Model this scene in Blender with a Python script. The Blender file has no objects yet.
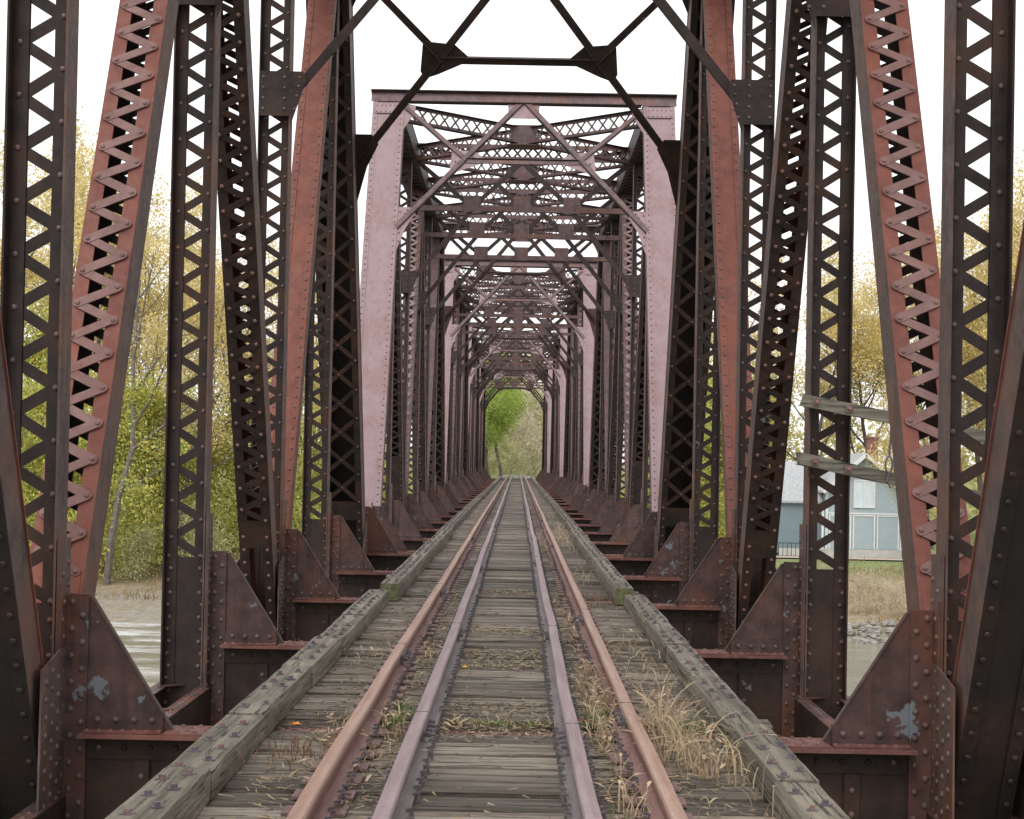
import bpy, math, random
import numpy as np
from mathutils import Vector, Matrix, noise
random.seed(7); rng = np.random.default_rng(7)
sc = bpy.context.scene
COL = sc.collection
PI = math.pi
# ------------------------------------------------------------------ helpers
class MB:
    """collects shapes; build() links them as ONE mesh object"""
    def __init__(s): s.v=[]; s.f=[]; s.m=[]; s.mats=[]
    def mi(s, m):
        if m not in s.mats: s.mats.append(m)
        return s.mats.index(m)
    def add(s, vs, fs, m):
        b=len(s.v); i=s.mi(m); s.v.extend([tuple(v) for v in vs])
        for f in fs: s.f.append(tuple(b+k for k in f)); s.m.append(i)
    def obox(s, c, a, b, d, m):            # centre + three half vectors
        c=Vector(c); vs=[]
        for i in (-1,1):
            for j in (-1,1):
                for k in (-1,1): vs.append(c+a*i+b*j+d*k)
        s.add(vs, [(0,1,3,2),(4,6,7,5),(0,4,5,1),(2,3,7,6),(0,2,6,4),(1,5,7,3)], m)
    def box(s, x0,x1,y0,y1,z0,z1, m):
        s.obox(((x0+x1)/2,(y0+y1)/2,(z0+z1)/2), Vector(((x1-x0)/2,0,0)), Vector((0,(y1-y0)/2,0)), Vector((0,0,(z1-z0)/2)), m)
    def bar(s, p, q, wd, w, t, m, ext=0.0):  # p->q, wd = thickness normal
        p=Vector(p); q=Vector(q); u=(q-p).normalized(); n=(wd-u*wd.dot(u)).normalized(); side=u.cross(n)
        s.obox((p+q)/2, u*((q-p).length/2+ext), side*(w/2), n*(t/2), m)
    def rbar(s, p, q, nrm, w, t, m):       # flat bar with rounded ends
        p=Vector(p); q=Vector(q); u=(q-p).normalized(); n=(nrm-u*nrm.dot(u)).normalized(); sd=u.cross(n); r=w/2
        ring=[]
        for a in (-90,-45,0,45,90): ring.append(q+u*(math.cos(math.radians(a))*r)+sd*(math.sin(math.radians(a))*r))
        for a in (90,135,180,225,270): ring.append(p+u*(math.cos(math.radians(a))*r)+sd*(math.sin(math.radians(a))*r))
        k=len(ring); vs=[v+n*(t/2) for v in ring]+[v-n*(t/2) for v in ring]
        fs=[tuple(range(k)), tuple(range(2*k-1,k-1,-1))]+[(i,i+k,(i+1)%k+k,(i+1)%k) for i in range(k)]
        s.add(vs, fs, m)
    def angle(s, p, q, nrm, w, t, m):      # rolled angle: a leg in the plane and a leg standing off it
        p=Vector(p); q=Vector(q); u=(q-p).normalized(); n=(nrm-u*nrm.dot(u)).normalized(); sd=u.cross(n); h=(q-p).length/2
        s.obox((p+q)/2, u*h, sd*(w/2), n*(t/2), m)
        s.obox((p+q)/2+n*(w*0.32+t/2)+sd*(w/2-t/2), u*h, sd*(t/2), n*(w*0.32), m)
    def prism(s, pts, ext, m):             # polygon points + extrusion vector
        k=len(pts); pts=[Vector(p) for p in pts]; ext=Vector(ext)
        vs=[p-ext/2 for p in pts]+[p+ext/2 for p in pts]
        s.add(vs, [tuple(range(k-1,-1,-1)), tuple(range(k,2*k))]+[(i,(i+1)%k,(i+1)%k+k,i+k) for i in range(k)], m)
    def rivet(s, p, n, r, m, hi=True):
        p=Vector(p); n=n.normalized(); a=n.orthogonal().normalized(); b=n.cross(a); K=8 if hi else 5
        cs=[(math.cos(2*PI*i/K),math.sin(2*PI*i/K)) for i in range(K)]
        if hi:
            vs=[p+(a*c+b*d)*r for c,d in cs]+[p+(a*c+b*d)*r*0.72+n*r*0.48 for c,d in cs]+[p+n*r*0.68]
            fs=[(i,(i+1)%K,K+(i+1)%K,K+i) for i in range(K)]+[(K+i,K+(i+1)%K,2*K) for i in range(K)]
        else:
            vs=[p+(a*c+b*d)*r for c,d in cs]+[p+n*r*0.6]; fs=[(i,(i+1)%K,K) for i in range(K)]
        s.add(vs,fs,m)
    def tube(s, pts, rads, m, K=6):
        rings=[]; b=len(s.v); i=s.mi(m)
        for k,(p,r) in enumerate(zip(pts,rads)):
            p=Vector(p); q=Vector(pts[min(k+1,len(pts)-1)]); o=Vector(pts[max(k-1,0)]); u=(q-o).normalized()
            a=u.cross(Vector((0.31,0.95,0.05))).normalized(); c=u.cross(a)
            for j in range(K):
                t=2*PI*j/K; s.v.append(tuple(p+(a*math.cos(t)+c*math.sin(t))*r))
        for k in range(len(pts)-1):
            for j in range(K):
                s.f.append((b+k*K+j,b+k*K+(j+1)%K,b+(k+1)*K+(j+1)%K,b+(k+1)*K+j)); s.m.append(i)
    def build(s, name, parent=None, loc=None, smooth=False):
        me=bpy.data.meshes.new(name); me.from_pydata(s.v,[],s.f)
        for m in s.mats: me.materials.append(m)
        me.polygons.foreach_set('material_index', s.m)
        if smooth: me.polygons.foreach_set('use_smooth',[True]*len(s.f))
        me.update()
        o=bpy.data.objects.new(name,me); COL.objects.link(o)
        if parent: o.parent=parent
        if loc: o.location=loc
        return o
def tag(o, label=None, cat=None, group=None, kind=None):
    if label: o['label']=label
    if cat: o['category']=cat
    if group: o['group']=group
    if kind: o['kind']=kind
    return o
def empty(name, loc, rz=0):
    o=bpy.data.objects.new(name,None); COL.objects.link(o); o.location=loc; o.rotation_euler=(0,0,rz); o.empty_display_size=0.3; return o
KIDS={}
def copy_tree(o, parent=None):
    c=o.copy(); COL.objects.link(c); c.parent=parent
    for ch in [k for k in bpy.data.objects if k.parent==o]: copy_tree(ch,c)
    return c
def raw(name, V, F, mats, parent=None, loc=None, smooth=False):   # numpy arrays, quads or tris
    me=bpy.data.meshes.new(name); n=F.shape[1]
    me.vertices.add(len(V)); me.vertices.foreach_set('co', V.astype(np.float32).ravel())
    me.loops.add(F.size); me.loops.foreach_set('vertex_index', F.astype(np.int32).ravel())
    me.polygons.add(len(F)); me.polygons.foreach_set('loop_start', np.arange(0,F.size,n,dtype=np.int32)); me.polygons.foreach_set('loop_total', np.full(len(F),n,dtype=np.int32))
    if smooth: me.polygons.foreach_set('use_smooth',[True]*len(F))
    for m in mats: me.materials.append(m)
    me.update(calc_edges=True); me.validate()
    o=bpy.data.objects.new(name,me); COL.objects.link(o)
    if parent: o.parent=parent
    if loc: o.location=loc
    return o
# ------------------------------------------------------------------ materials
def newmat(name):
    m=bpy.data.materials.new(name); m.use_nodes=True; nt=m.node_tree; nt.nodes.clear()
    out=nt.nodes.new('ShaderNodeOutputMaterial'); b=nt.nodes.new('ShaderNodeBsdfPrincipled')
    nt.links.new(b.outputs[0],out.inputs[0]); return m,nt,b,out
def N(nt,t,**k):
    n=nt.nodes.new(t)
    for a,v in k.items():
        if a in n.inputs.keys() if isinstance(a,str) else False: n.inputs[a].default_value=v
        else: setattr(n,a,v)
    return n
def coords(nt, scale=(1,1,1), kind='Object'):
    tc=nt.nodes.new('ShaderNodeTexCoord'); mp=nt.nodes.new('ShaderNodeMapping'); mp.inputs['Scale'].default_value=scale
    nt.links.new(tc.outputs[kind],mp.inputs[0]); return mp.outputs[0]
def noi(nt, vec, scale, detail=4, rough=0.55):
    n=nt.nodes.new('ShaderNodeTexNoise'); n.inputs['Scale'].default_value=scale; n.inputs['Detail'].default_value=detail; n.inputs['Roughness'].default_value=rough
    nt.links.new(vec,n.inputs['Vector']); return n.outputs['Fac']
def ramp(nt, fac, stops, interp='LINEAR'):
    r=nt.nodes.new('ShaderNodeValToRGB'); r.color_ramp.interpolation=interp
    while len(r.color_ramp.elements)<len(stops): r.color_ramp.elements.new(0.5)
    for e,(p,c) in zip(r.color_ramp.elements,stops):
        e.position=p; e.color=(c[0],c[1],c[2],1) if hasattr(c,'__len__') else (c,c,c,1)
    nt.links.new(fac,r.inputs[0]); return r.outputs[0]
def mix(nt, fac, a, b, mode='MIX'):
    n=nt.nodes.new('ShaderNodeMix'); n.data_type='RGBA'; n.blend_type=mode
    for sock,v in ((n.inputs['Factor'],fac),(n.inputs['A'],a),(n.inputs['B'],b)):
        if isinstance(v,(int,float)): sock.default_value=v
        elif isinstance(v,tuple): sock.default_value=(v[0],v[1],v[2],1)
        else: nt.links.new(v,sock)
    return n.outputs['Result']
def bump(nt, b, h, strength=0.4, dist=0.01):
    n=nt.nodes.new('ShaderNodeBump'); n.inputs['Strength'].default_value=strength; n.inputs['Distance'].default_value=dist
    nt.links.new(h,n.inputs['Height']); nt.links.new(n.outputs[0],b.inputs['Normal'])
def steel(name, c1, c2, rust=(0.22,0.075,0.03), rust_amt=0.35, patch=0.0, patch_col=(0.2,0.23,0.26), speck=0.0, rough=0.62, streak=0.5, spec=0.35, patch_cut=0.66, drip=0.0):
    m,nt,b,_=newmat(name); v=coords(nt)
    tc=v; big=noi(nt,v,1.7,5); fine=noi(nt,v,22,5,0.7); mid=noi(nt,v,6,6,0.65)
    vs=coords(nt,(9,9,0.7)); st=noi(nt,vs,1.3,4)
    col=mix(nt, ramp(nt,mid,[(0.32,0),(0.68,1)]), c1, c2)
    col=mix(nt, ramp(nt,st,[(0.5,0),(0.75,streak)]), col, tuple(x*0.45 for x in c1))
    rf=mix(nt, 1.0, ramp(nt,big,[(0.48,0),(0.62,1)]), ramp(nt,fine,[(0.35,0.2),(0.6,1)]),'MULTIPLY')
    rf2=mix(nt,1.0,rf,(rust_amt,)*3,'MULTIPLY')
    col=mix(nt, rf2, col, rust)
    if drip>0:
        dv=coords(nt,(13,13,0.9)); dn=noi(nt,dv,1.1,5,0.6); col=mix(nt, ramp(nt,dn,[(0.56,0),(0.70,drip)]), col, rust)
    if patch>0:
        pn=noi(nt,v,3.6,7,0.62); col=mix(nt, ramp(nt,pn,[(patch_cut,0),(patch_cut+0.012,patch)]), col, patch_col)
    if speck>0:
        sn=noi(nt,coords(nt,(1,1,0.55)),75,4,0.75); sb=noi(nt,v,4.5,4,0.6); col=mix(nt, mix(nt,1.0,ramp(nt,sn,[(0.60,0),(0.74,speck*0.8)]),ramp(nt,sb,[(0.45,0),(0.65,1)]),'MULTIPLY'), col, (0.38,0.31,0.29))
    nt.links.new(col,b.inputs['Base Color'])
    nt.links.new(ramp(nt,fine,[(0.3,rough-0.12),(0.7,min(1,rough+0.18))]),b.inputs['Roughness'])
    b.inputs['Specular IOR Level'].default_value=spec
    bump(nt,b,fine,0.35,0.004)
    return m
M={}
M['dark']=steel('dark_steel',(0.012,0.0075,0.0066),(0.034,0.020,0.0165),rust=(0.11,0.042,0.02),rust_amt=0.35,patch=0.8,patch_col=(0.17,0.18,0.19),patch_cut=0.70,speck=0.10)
M['brown']=steel('brown_steel',(0.055,0.036,0.031),(0.115,0.077,0.067),rust_amt=0.4,drip=0.3,speck=0.2)
M['rust']=steel('rust_steel',(0.030,0.0185,0.0165),(0.098,0.053,0.046),rust=(0.15,0.05,0.026),rust_amt=0.7,patch=0.85,patch_col=(0.15,0.175,0.2),speck=0.1,patch_cut=0.635,drip=0.45)
M['rustfar']=steel('dull_rust_steel',(0.05,0.031,0.029),(0.115,0.07,0.064),rust=(0.15,0.06,0.035),rust_amt=0.5,patch=0.7,speck=0.1,patch_cut=0.67)
M['inside']=steel('painted_inner_shade',(0.012,0.009,0.008),(0.02,0.014,0.012),rust_amt=0.1)  # near-black: the shade in hollow members, put into the colour
M['flange']=steel('red_flange',(0.085,0.033,0.027),(0.20,0.09,0.078),rust_amt=0.5,speck=0.2)
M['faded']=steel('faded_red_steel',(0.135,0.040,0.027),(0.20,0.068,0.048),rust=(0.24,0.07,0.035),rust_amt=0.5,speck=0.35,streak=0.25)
M['lace']=steel('faded_lacing',(0.14,0.072,0.064),(0.23,0.128,0.117),rust=(0.22,0.075,0.045),rust_amt=0.35,speck=0.3,streak=0.2)
M['pink']=steel('pink_steel',(0.235,0.163,0.172),(0.27,0.192,0.204),rust=(0.20,0.10,0.075),rust_amt=0.5,drip=0.7,speck=0.2,streak=0.12)
M['pinkdim']=steel('dull_pink_steel',(0.08,0.051,0.051),(0.155,0.102,0.106),rust_amt=0.35,speck=0.25,streak=0.3)
M['deep']=steel('deep_steel',(0.022,0.016,0.016),(0.055,0.037,0.035),rust=(0.10,0.045,0.03),rust_amt=0.35,speck=0.12)
M['rivet']=steel('rivet_steel',(0.055,0.038,0.036),(0.125,0.09,0.085),rust_amt=0.4,speck=0.2,rough=0.4,spec=0.5)
def railmat(name,c1,c2,spec=0.5,rough=0.42):
    m,nt,b,_=newmat(name); v=coords(nt,(14,0.8,14)); a=noi(nt,v,1.5,5,0.6); f=noi(nt,coords(nt),40,4,0.7)
    col=mix(nt,ramp(nt,a,[(0.35,0),(0.65,1)]),c1,c2); col=mix(nt,ramp(nt,f,[(0.5,0),(0.75,0.6)]),col,tuple(x*0.5 for x in c1))
    nt.links.new(col,b.inputs['Base Color']); b.inputs['Roughness'].default_value=rough; b.inputs['Specular IOR Level'].default_value=spec
    bump(nt,b,f,0.25,0.003); return m
M['rail_top']=railmat('worn_rail_head',(0.31,0.175,0.125),(0.42,0.275,0.21),0.55,0.34)
M['rail_side']=railmat('rusty_rail_side',(0.19,0.095,0.08),(0.29,0.165,0.145),0.3,0.6)
M['guard_top']=railmat('purple_rail_head',(0.22,0.15,0.15),(0.31,0.225,0.23),0.5,0.42)
M['guard_side']=railmat('grey_rail_foot',(0.13,0.105,0.105),(0.22,0.19,0.19),0.35,0.55)
M['spike']=railmat('spike_iron',(0.075,0.065,0.075),(0.14,0.12,0.13),0.5,0.5)
M['plate']=railmat('tie_plate_iron',(0.15,0.09,0.085),(0.24,0.15,0.14),0.3,0.6)
def wood(name, grain, c_dark, c_mid, c_light, moss=0.0, vary=0.25):
    m,nt,b,_=newmat(name)
    sl=[16,16,16]; sl['XY'.index(grain)]=0.55
    v=coords(nt,tuple(sl))
    oi=nt.nodes.new('ShaderNodeObjectInfo'); va=nt.nodes.new('ShaderNodeVectorMath'); va.operation='ADD'
    sc3=nt.nodes.new('ShaderNodeVectorMath'); sc3.operation='SCALE'; sc3.inputs[3].default_value=37.0
    cb=nt.nodes.new('ShaderNodeCombineXYZ')
    for i in range(3): nt.links.new(oi.outputs['Random'],cb.inputs[i])
    nt.links.new(cb.outputs[0],sc3.inputs[0]); nt.links.new(v,va.inputs[0]); nt.links.new(sc3.outputs[0],va.inputs[1]); v=va.outputs[0]
    g=noi(nt,v,1.0,6,0.68); g2=noi(nt,v,3.2,4,0.7)
    big=noi(nt,coords(nt),1.3,4)
    col=ramp(nt,g,[(0.30,c_dark),(0.44,c_mid),(0.62,c_light),(0.75,c_mid)])
    crack=ramp(nt,g2,[(0.38,1),(0.445,0)])
    col=mix(nt,crack,col,(0.018,0.016,0.013))
    col=mix(nt,ramp(nt,big,[(0.4,0),(0.7,0.45)]),col,tuple(x*0.6 for x in c_mid))
    r=nt.nodes.new('ShaderNodeMapRange'); r.inputs['To Min'].default_value=1-vary; r.inputs['To Max'].default_value=1+vary; nt.links.new(oi.outputs['Random'],r.inputs[0])
    col=mix(nt,1.0,col,r.outputs[0],'MULTIPLY')
    if moss>0:
        mn=noi(nt,coords(nt),2.2,5,0.65); col=mix(nt,ramp(nt,mn,[(0.5,0),(0.68,moss)]),col,(0.08,0.095,0.045))
    nt.links.new(col,b.inputs['Base Color']); b.inputs['Roughness'].default_value=0.72; b.inputs['Specular IOR Level'].default_value=0.4
    hh=mix(nt,1.0,g,g2,'MULTIPLY'); bump(nt,b,hh,0.8,0.02); return m
M['tie']=wood('weathered_tie','X',(0.024,0.018,0.014),(0.102,0.082,0.063),(0.245,0.21,0.172),moss=0.06,vary=0.5)
M['timber']=wood('weathered_timber','Y',(0.038,0.031,0.022),(0.132,0.112,0.081),(0.245,0.215,0.165),moss=0.15,vary=0.12)
M['plank']=wood('weathered_plank','X',(0.05,0.046,0.036),(0.135,0.121,0.092),(0.25,0.228,0.178),moss=0.1,vary=0.1)
def plain(name,c,rough=0.8,var=0.25,scale=6,spec=0.3):
    m,nt,b,_=newmat(name); v=coords(nt); a=noi(nt,v,scale,5,0.6)
    nt.links.new(ramp(nt,a,[(0.3,tuple(x*(1-var) for x in c)),(0.7,tuple(min(1,x*(1+var)) for x in c))]),b.inputs['Base Color'])
    b.inputs['Roughness'].default_value=rough; b.inputs['Specular IOR Level'].default_value=spec; return m
M['moss']=wood('mossy_end_grain','Y',(0.05,0.06,0.02),(0.10,0.12,0.045),(0.17,0.17,0.09),moss=0.8,vary=0.1)
def leafmat(name, cols, trans=0.5):
    m,nt,b,out=newmat(name); g=nt.nodes.new('ShaderNodeNewGeometry')
    n=len(cols); c=ramp(nt,g.outputs['Random Per Island'],[(i/(n-1),cc) for i,cc in enumerate(cols)])
    a=noi(nt,coords(nt),0.5,3); c=mix(nt,1.0,c,ramp(nt,a,[(0.3,0.7),(0.7,1.25)]),'MULTIPLY')
    nt.links.new(c,b.inputs['Base Color']); b.inputs['Roughness'].default_value=0.7; b.inputs['Specular IOR Level'].default_value=0.2
    t=nt.nodes.new('ShaderNodeBsdfTranslucent'); nt.links.new(c,t.inputs[0]); mx=nt.nodes.new('ShaderNodeMixShader'); mx.inputs[0].default_value=trans
    nt.links.new(b.outputs[0],mx.inputs[1]); nt.links.new(t.outputs[0],mx.inputs[2]); nt.links.new(mx.outputs[0],out.inputs[0]); return m
M['straw']=leafmat('dry_straw',[(0.38,0.28,0.17),(0.62,0.50,0.34),(0.50,0.38,0.24),(0.33,0.22,0.13)],0.2)
M['redweed']=leafmat('red_weed',[(0.22,0.10,0.06),(0.30,0.17,0.10)],0.2)
M['green']=leafmat('green_grass',[(0.09,0.2,0.04),(0.16,0.28,0.07)],0.3)
M['litter']=leafmat('straw_litter',[(0.20,0.15,0.09),(0.42,0.33,0.21),(0.28,0.2,0.12)],0.1)
M['bark']=plain('bark',(0.13,0.115,0.10),0.95,0.4,8)
M['barkpale']=plain('pale_bark',(0.25,0.23,0.20),0.95,0.3,8)
LV={'yg':leafmat('yellow_green_leaves',[(0.36,0.44,0.14),(0.56,0.58,0.18),(0.76,0.66,0.18),(0.30,0.40,0.12),(0.74,0.56,0.14)]),
    'gold':leafmat('golden_leaves',[(0.70,0.56,0.20),(0.80,0.66,0.30),(0.60,0.50,0.22),(0.72,0.64,0.36)]),
    'green':leafmat('green_leaves',[(0.22,0.33,0.07),(0.34,0.45,0.10),(0.50,0.55,0.15),(0.27,0.38,0.08)]),
    'brown':leafmat('brown_leaves',[(0.52,0.44,0.34),(0.64,0.55,0.43),(0.50,0.47,0.30),(0.70,0.60,0.46)]),
    'dull':leafmat('dull_green_leaves',[(0.30,0.36,0.18),(0.42,0.44,0.22),(0.55,0.52,0.28),(0.60,0.54,0.30)]),
    'orange':leafmat('orange_leaves',[(0.45,0.24,0.07),(0.52,0.34,0.12),(0.36,0.26,0.1)])}
# ------------------------------------------------------------------ truss
D=4.572; X0=2.76; ZT=8.75; ZB=-0.65
Xv=Vector((1,0,0)); Yv=Vector((0,1,0)); Zv=Vector((0,0,1))
def member(part, lacemb, A, B, xc, w, dep, fw, mats, front, back, pitch=0.31, hi=True, lw=0.06, trim=(0.25,0.25), front_rivets=True, batten=None):
    """box member from A=(y,z) to B, made of two channels; front/back: 'lace_in','lace_out','x','plate','none'.
    front is the side with the normal nf; mats: web_in, front, back, lace_front, lace_back"""
    a=Vector((0,A[0],A[1])); b=Vector((0,B[0],B[1])); u=(b-a).normalized(); n=Xv.cross(u)
    if abs(u.y)<1e-4: n=Vector((0,-1,0))
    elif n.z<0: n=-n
    L=(b-a).length; c=(a+b)/2; t=0.014; side=1 if xc>0 else -1
    C=Vector((xc,0,0))
    for sg in (-1,1):
        inner=(sg==-side)
        if front=='mid':
            part.obox(c+C+Xv*(sg*(w/2-t/2)), Xv*(t/2), u*(L/2), n*(dep/2), mats['web'] if inner else mats['back'])
            for q in (-1,1): part.obox(c+C+Xv*(sg*(w/2-fw/2))+n*(q*0.012), Xv*(fw/2-0.001), u*(L/2-0.002), n*0.005, mats['front'])
            continue
        part.obox(c+C+Xv*(sg*(w/2-t/2)), Xv*(t/2), u*(L/2), n*(dep/2), mats['web'] if inner else mats['back'])
        if front!='plate': part.obox(c+C+Xv*(sg*(w/2-fw/2))+n*(dep/2), Xv*(fw/2-0.001), u*(L/2-0.002), n*(t/2), mats['front'])
        if back!='plate': part.obox(c+C+Xv*(sg*(w/2-fw/2))-n*(dep/2), Xv*(fw/2-0.001), u*(L/2-0.002), n*(t/2), mats['back'])
    for sgn,kind,fm,lm in ((1,front,mats['front'],mats['lf']),(-1,back,mats['back'],mats['lb'])):
        nn=n*sgn; base=dep/2
        if kind=='plate':
            part.obox(c+C+nn*base, Xv*(w/2+0.012), u*(L/2), n*(0.006), fm)
            part.obox(c+C+nn*(base-0.010), Xv*(w/2-0.016), u*(L/2-0.01), n*(0.003), M['inside'])  # dark sheets painting the shade behind the cover plate
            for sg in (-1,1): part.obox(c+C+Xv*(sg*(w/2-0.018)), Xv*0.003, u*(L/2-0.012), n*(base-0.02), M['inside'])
            for sg in (-1,1):
                part.obox(c+C+Xv*(sg*(w/2-fw/2+0.006))+nn*(base+0.012), Xv*(fw/2), u*(L/2-0.003), n*(0.006), fm)
                k=int(L/0.14)
                for i in range(k):
                    p=a+u*(0.1+i*0.14)+C+Xv*(sg*(w/2-fw*0.5))+nn*(base+0.018)
                    if p.z>-1: part.rivet(p, nn, 0.019 if hi else 0.021, mats['rv'], hi)
        elif kind=='mid':
            if sgn<0: continue
            xr=w/2-fw*0.5; k=int((L-trim[0]-trim[1])/(pitch/2)); sg=1
            for i in range(k):
                p=a+u*(trim[0]+i*pitch/2)+C+Xv*(sg*xr); q=a+u*(trim[0]+(i+1)*pitch/2)+C-Xv*(sg*xr)
                J=lambda: Vector((0,0,random.gauss(0,0.004)))
                lacemb.bar(p+J(),q+J(),nn+Zv*random.gauss(0,0.03),lw*random.uniform(0.94,1.05),0.010,lm,0.02)
                for f in ((1,-1) if hi else (1,)): part.rivet(p+nn*(0.017*f), nn*f, 0.02, mats['rv'], hi)
                sg=-sg
            for e,ln in ((0,trim[0]),(1,trim[1])):
                cc=(a+u*(ln/2)) if e==0 else (b-u*(ln/2))
                part.obox(cc+C, Xv*(w/2-0.03), u*(ln/2-0.012), n*0.006, fm)
                for j in range(int(ln/0.105)):
                    for sg in (-1,1):
                        q=a+u*(0.1+j*0.105) if e==0 else b-u*(0.1+j*0.105)
                        part.rivet(q+C+Xv*(sg*(w/2-fw*0.5+0.02*(j%2)))+nn*0.017,nn,0.02,mats['rv'],hi)
            continue
        elif kind in('lace_in','lace_out'):
            off=base+(0.016 if kind=='lace_out' else -0.016); xr=w/2-fw*0.5
            k=int((L-trim[0]-trim[1])/(pitch/2)); sg=1
            for i in range(k):
                p=a+u*(trim[0]+i*pitch/2)+C+Xv*(sg*xr)+nn*off; q=a+u*(trim[0]+(i+1)*pitch/2)+C-Xv*(sg*xr)+nn*(off)
                pp=p+nn*(0.004 if i%2 else 0); qq=q+nn*(0.004 if i%2 else 0)
                if p.z>-0.5 :
                    if hi: lacemb.rbar(pp+u*random.gauss(0,0.003),qq+u*random.gauss(0,0.003),nn,lw*random.uniform(0.93,1.06),0.010,lm)
                    else: lacemb.bar(pp,qq,nn,lw,0.010,lm,0.02)
                    if hi or i%2==0: part.rivet(p+nn*(0.009 if kind=='lace_out' else 0.024), nn, 0.02, mats['rv'], hi)
                sg=-sg
        elif kind=='x':
            off=base+0.012; xr=w/2-fw*0.4; k=int((L-trim[0]-trim[1])/pitch)
            for i in range(k):
                for sg in (-1,1):
                    p=a+u*(trim[0]+i*pitch)+C+Xv*(sg*xr)+nn*(off+0.005*sg); q=a+u*(trim[0]+(i+1)*pitch)+C-Xv*(sg*xr)+nn*(off+0.005*sg)
                    lacemb.bar(p,q,nn,lw,0.009,lm,0.02)
                    part.rivet(p+nn*0.012,nn,0.02,mats['rv'],hi)
                if hi: part.rivet(a+u*(trim[0]+(i+0.5)*pitch)+C+nn*(off+0.014),nn,0.018,mats['rv'],hi)
        # batten plates at the ends of a laced side
        if kind!='plate' and kind!='none':
            offb=base+(0.0105 if kind!='lace_in' else -0.013)
            for e,ln in ((0,trim[0]),(1,trim[1])):
                cc=(a+u*(ln/2)) if e==0 else (b-u*(ln/2))
                hl=ln/2-0.012
                if e==0 and kind in('lace_out','x') and ln>1: hl=0.17; cc=a+u*(ln-0.18)
                part.obox(cc+C+nn*offb, Xv*(w/2-(0.02 if kind!='lace_in' else 0.03)), u*hl, n*(0.003 if kind!='lace_in' else 0.006), mats['back'] if kind=='lace_in' else fm)
                kk=int(ln/0.16)
                for j in range(kk):
                    for sg in (-1,1):
                        q=a+u*(0.1+j*0.16) if e==0 else b-u*(0.1+j*0.16)
                        part.rivet(q+C+Xv*(sg*(w/2-fw*0.5))+nn*(base+0.014),nn,0.02,mats['rv'],hi)
def make_span(near):
    hi=near
    if near: dk,br,ru,fl,fa,la,pk,rv=(M[k] for k in ('dark','brown','rust','flange','faded','lace','pink','rivet'))
    else: dk,br,ru,fl,fa,la,pk,rv=M['deep'],M['pinkdim'],M['rustfar'],M['flange'],M['pinkdim'],M['pink'],M['pink'],M['rivet']
    root=empty('truss_span',(0,0,0))
    # vertical posts
    for k in range(1,6):
        for sx in (-1,1):
            p=MB(); l=MB()
            mt=dict(web=br if not near else br,front=dk,back=dk,lf=dk,lb=dk,rv=rv if near else dk)
            member(p,l,(k*D,-1.0),(k*D,8.55),sx*X0,0.36,0.22,0.105,mt,'mid','mid',0.313,hi,0.07,trim=(1.68,0.3))
            # connection angle up the inner web and its rivets
            xi=sx*(X0-0.185-0.012); p.box(min(xi-0.012,xi+0.012),max(xi-0.012,xi+0.012),k*D-0.105,k*D+0.105,-0.9,1.05,br)
            xb=xi-sx*0.03
            for j in range(18): p.rivet((xi-sx*0.012,k*D-0.06+0.11*(j%2),-0.2+j*0.065),Vector((-sx,0,0)),0.018,rv,hi)
            o=p.build('vertical_post',root); l.build('lacing',o)
    # diagonals
    for (A,B,solid) in (((2*D,ZB),(1*D,ZT),1),((2*D,ZB),(3*D,ZT),0),((4*D,ZB),(3*D,ZT),0),((4*D,ZB),(5*D,ZT),1)):
        for sx in (-1,1):
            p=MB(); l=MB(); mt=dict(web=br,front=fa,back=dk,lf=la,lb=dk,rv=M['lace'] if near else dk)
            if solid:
                mt=dict(web=br,front=fa,back=M['inside'] if near and A[0]<3*D else dk,lf=la,lb=dk,rv=dk if near and A[0]<3*D else rv)  # nearest diagonal: underside shade painted as a near-black colour
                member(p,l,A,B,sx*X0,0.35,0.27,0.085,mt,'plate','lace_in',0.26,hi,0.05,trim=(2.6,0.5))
            else:
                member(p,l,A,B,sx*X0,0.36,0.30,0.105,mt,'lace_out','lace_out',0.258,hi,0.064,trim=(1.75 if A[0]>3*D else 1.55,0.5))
            o=p.build('diagonal_brace',root); l.build('lacing',o)
    # inclined end posts
    for (A,B) in (((0,ZB),(1*D,ZT+0.02)),((6*D,ZB),(5*D,ZT+0.02))):
        for sx in (-1,1):
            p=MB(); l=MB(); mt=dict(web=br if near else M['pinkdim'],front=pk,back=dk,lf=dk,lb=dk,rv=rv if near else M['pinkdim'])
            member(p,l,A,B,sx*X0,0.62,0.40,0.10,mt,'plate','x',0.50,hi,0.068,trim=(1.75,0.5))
            o=p.build('end_post',root); l.build('lacing',o)
    # top chords
    for sx in (-1,1):
        p=MB(); l=MB(); mt=dict(web=dk,front=dk,back=dk,lf=dk,lb=dk,rv=dk)
        member(p,l,(1*D-0.15,ZT),(5*D+0.15,ZT),sx*X0,0.60,0.40,0.10,mt,'plate','x',0.5,False,0.06,trim=(0.5,0.5))
        o=p.build('top_chord',root); l.build('lacing',o)
        p=MB()
        for s2 in (-1,1):
            xw=sx*X0+s2*0.24; p.box(xw-0.008,xw+0.008,0,6*D,-0.86,-0.46,dk)
            xf=sx*X0+s2*0.19; p.box(xf-0.058,xf+0.058,0,6*D,-0.455,-0.441,ru); p.box(xf-0.058,xf+0.058,0,6*D,-0.875,-0.861,dk)
            for j in range(int(6*D/0.12)): p.rivet((xf,0.06+j*0.12,-0.441),Zv,0.018,rv,False)
        for j in range(int(6*D/0.5)):
            if j%3==0: p.bar((sx*X0-0.19,0.1+j*0.5,-0.434),(sx*X0+0.19,0.35+j*0.5,-0.434),Zv,0.06,0.01,ru)
        p.build('bottom_chord',root)
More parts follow.
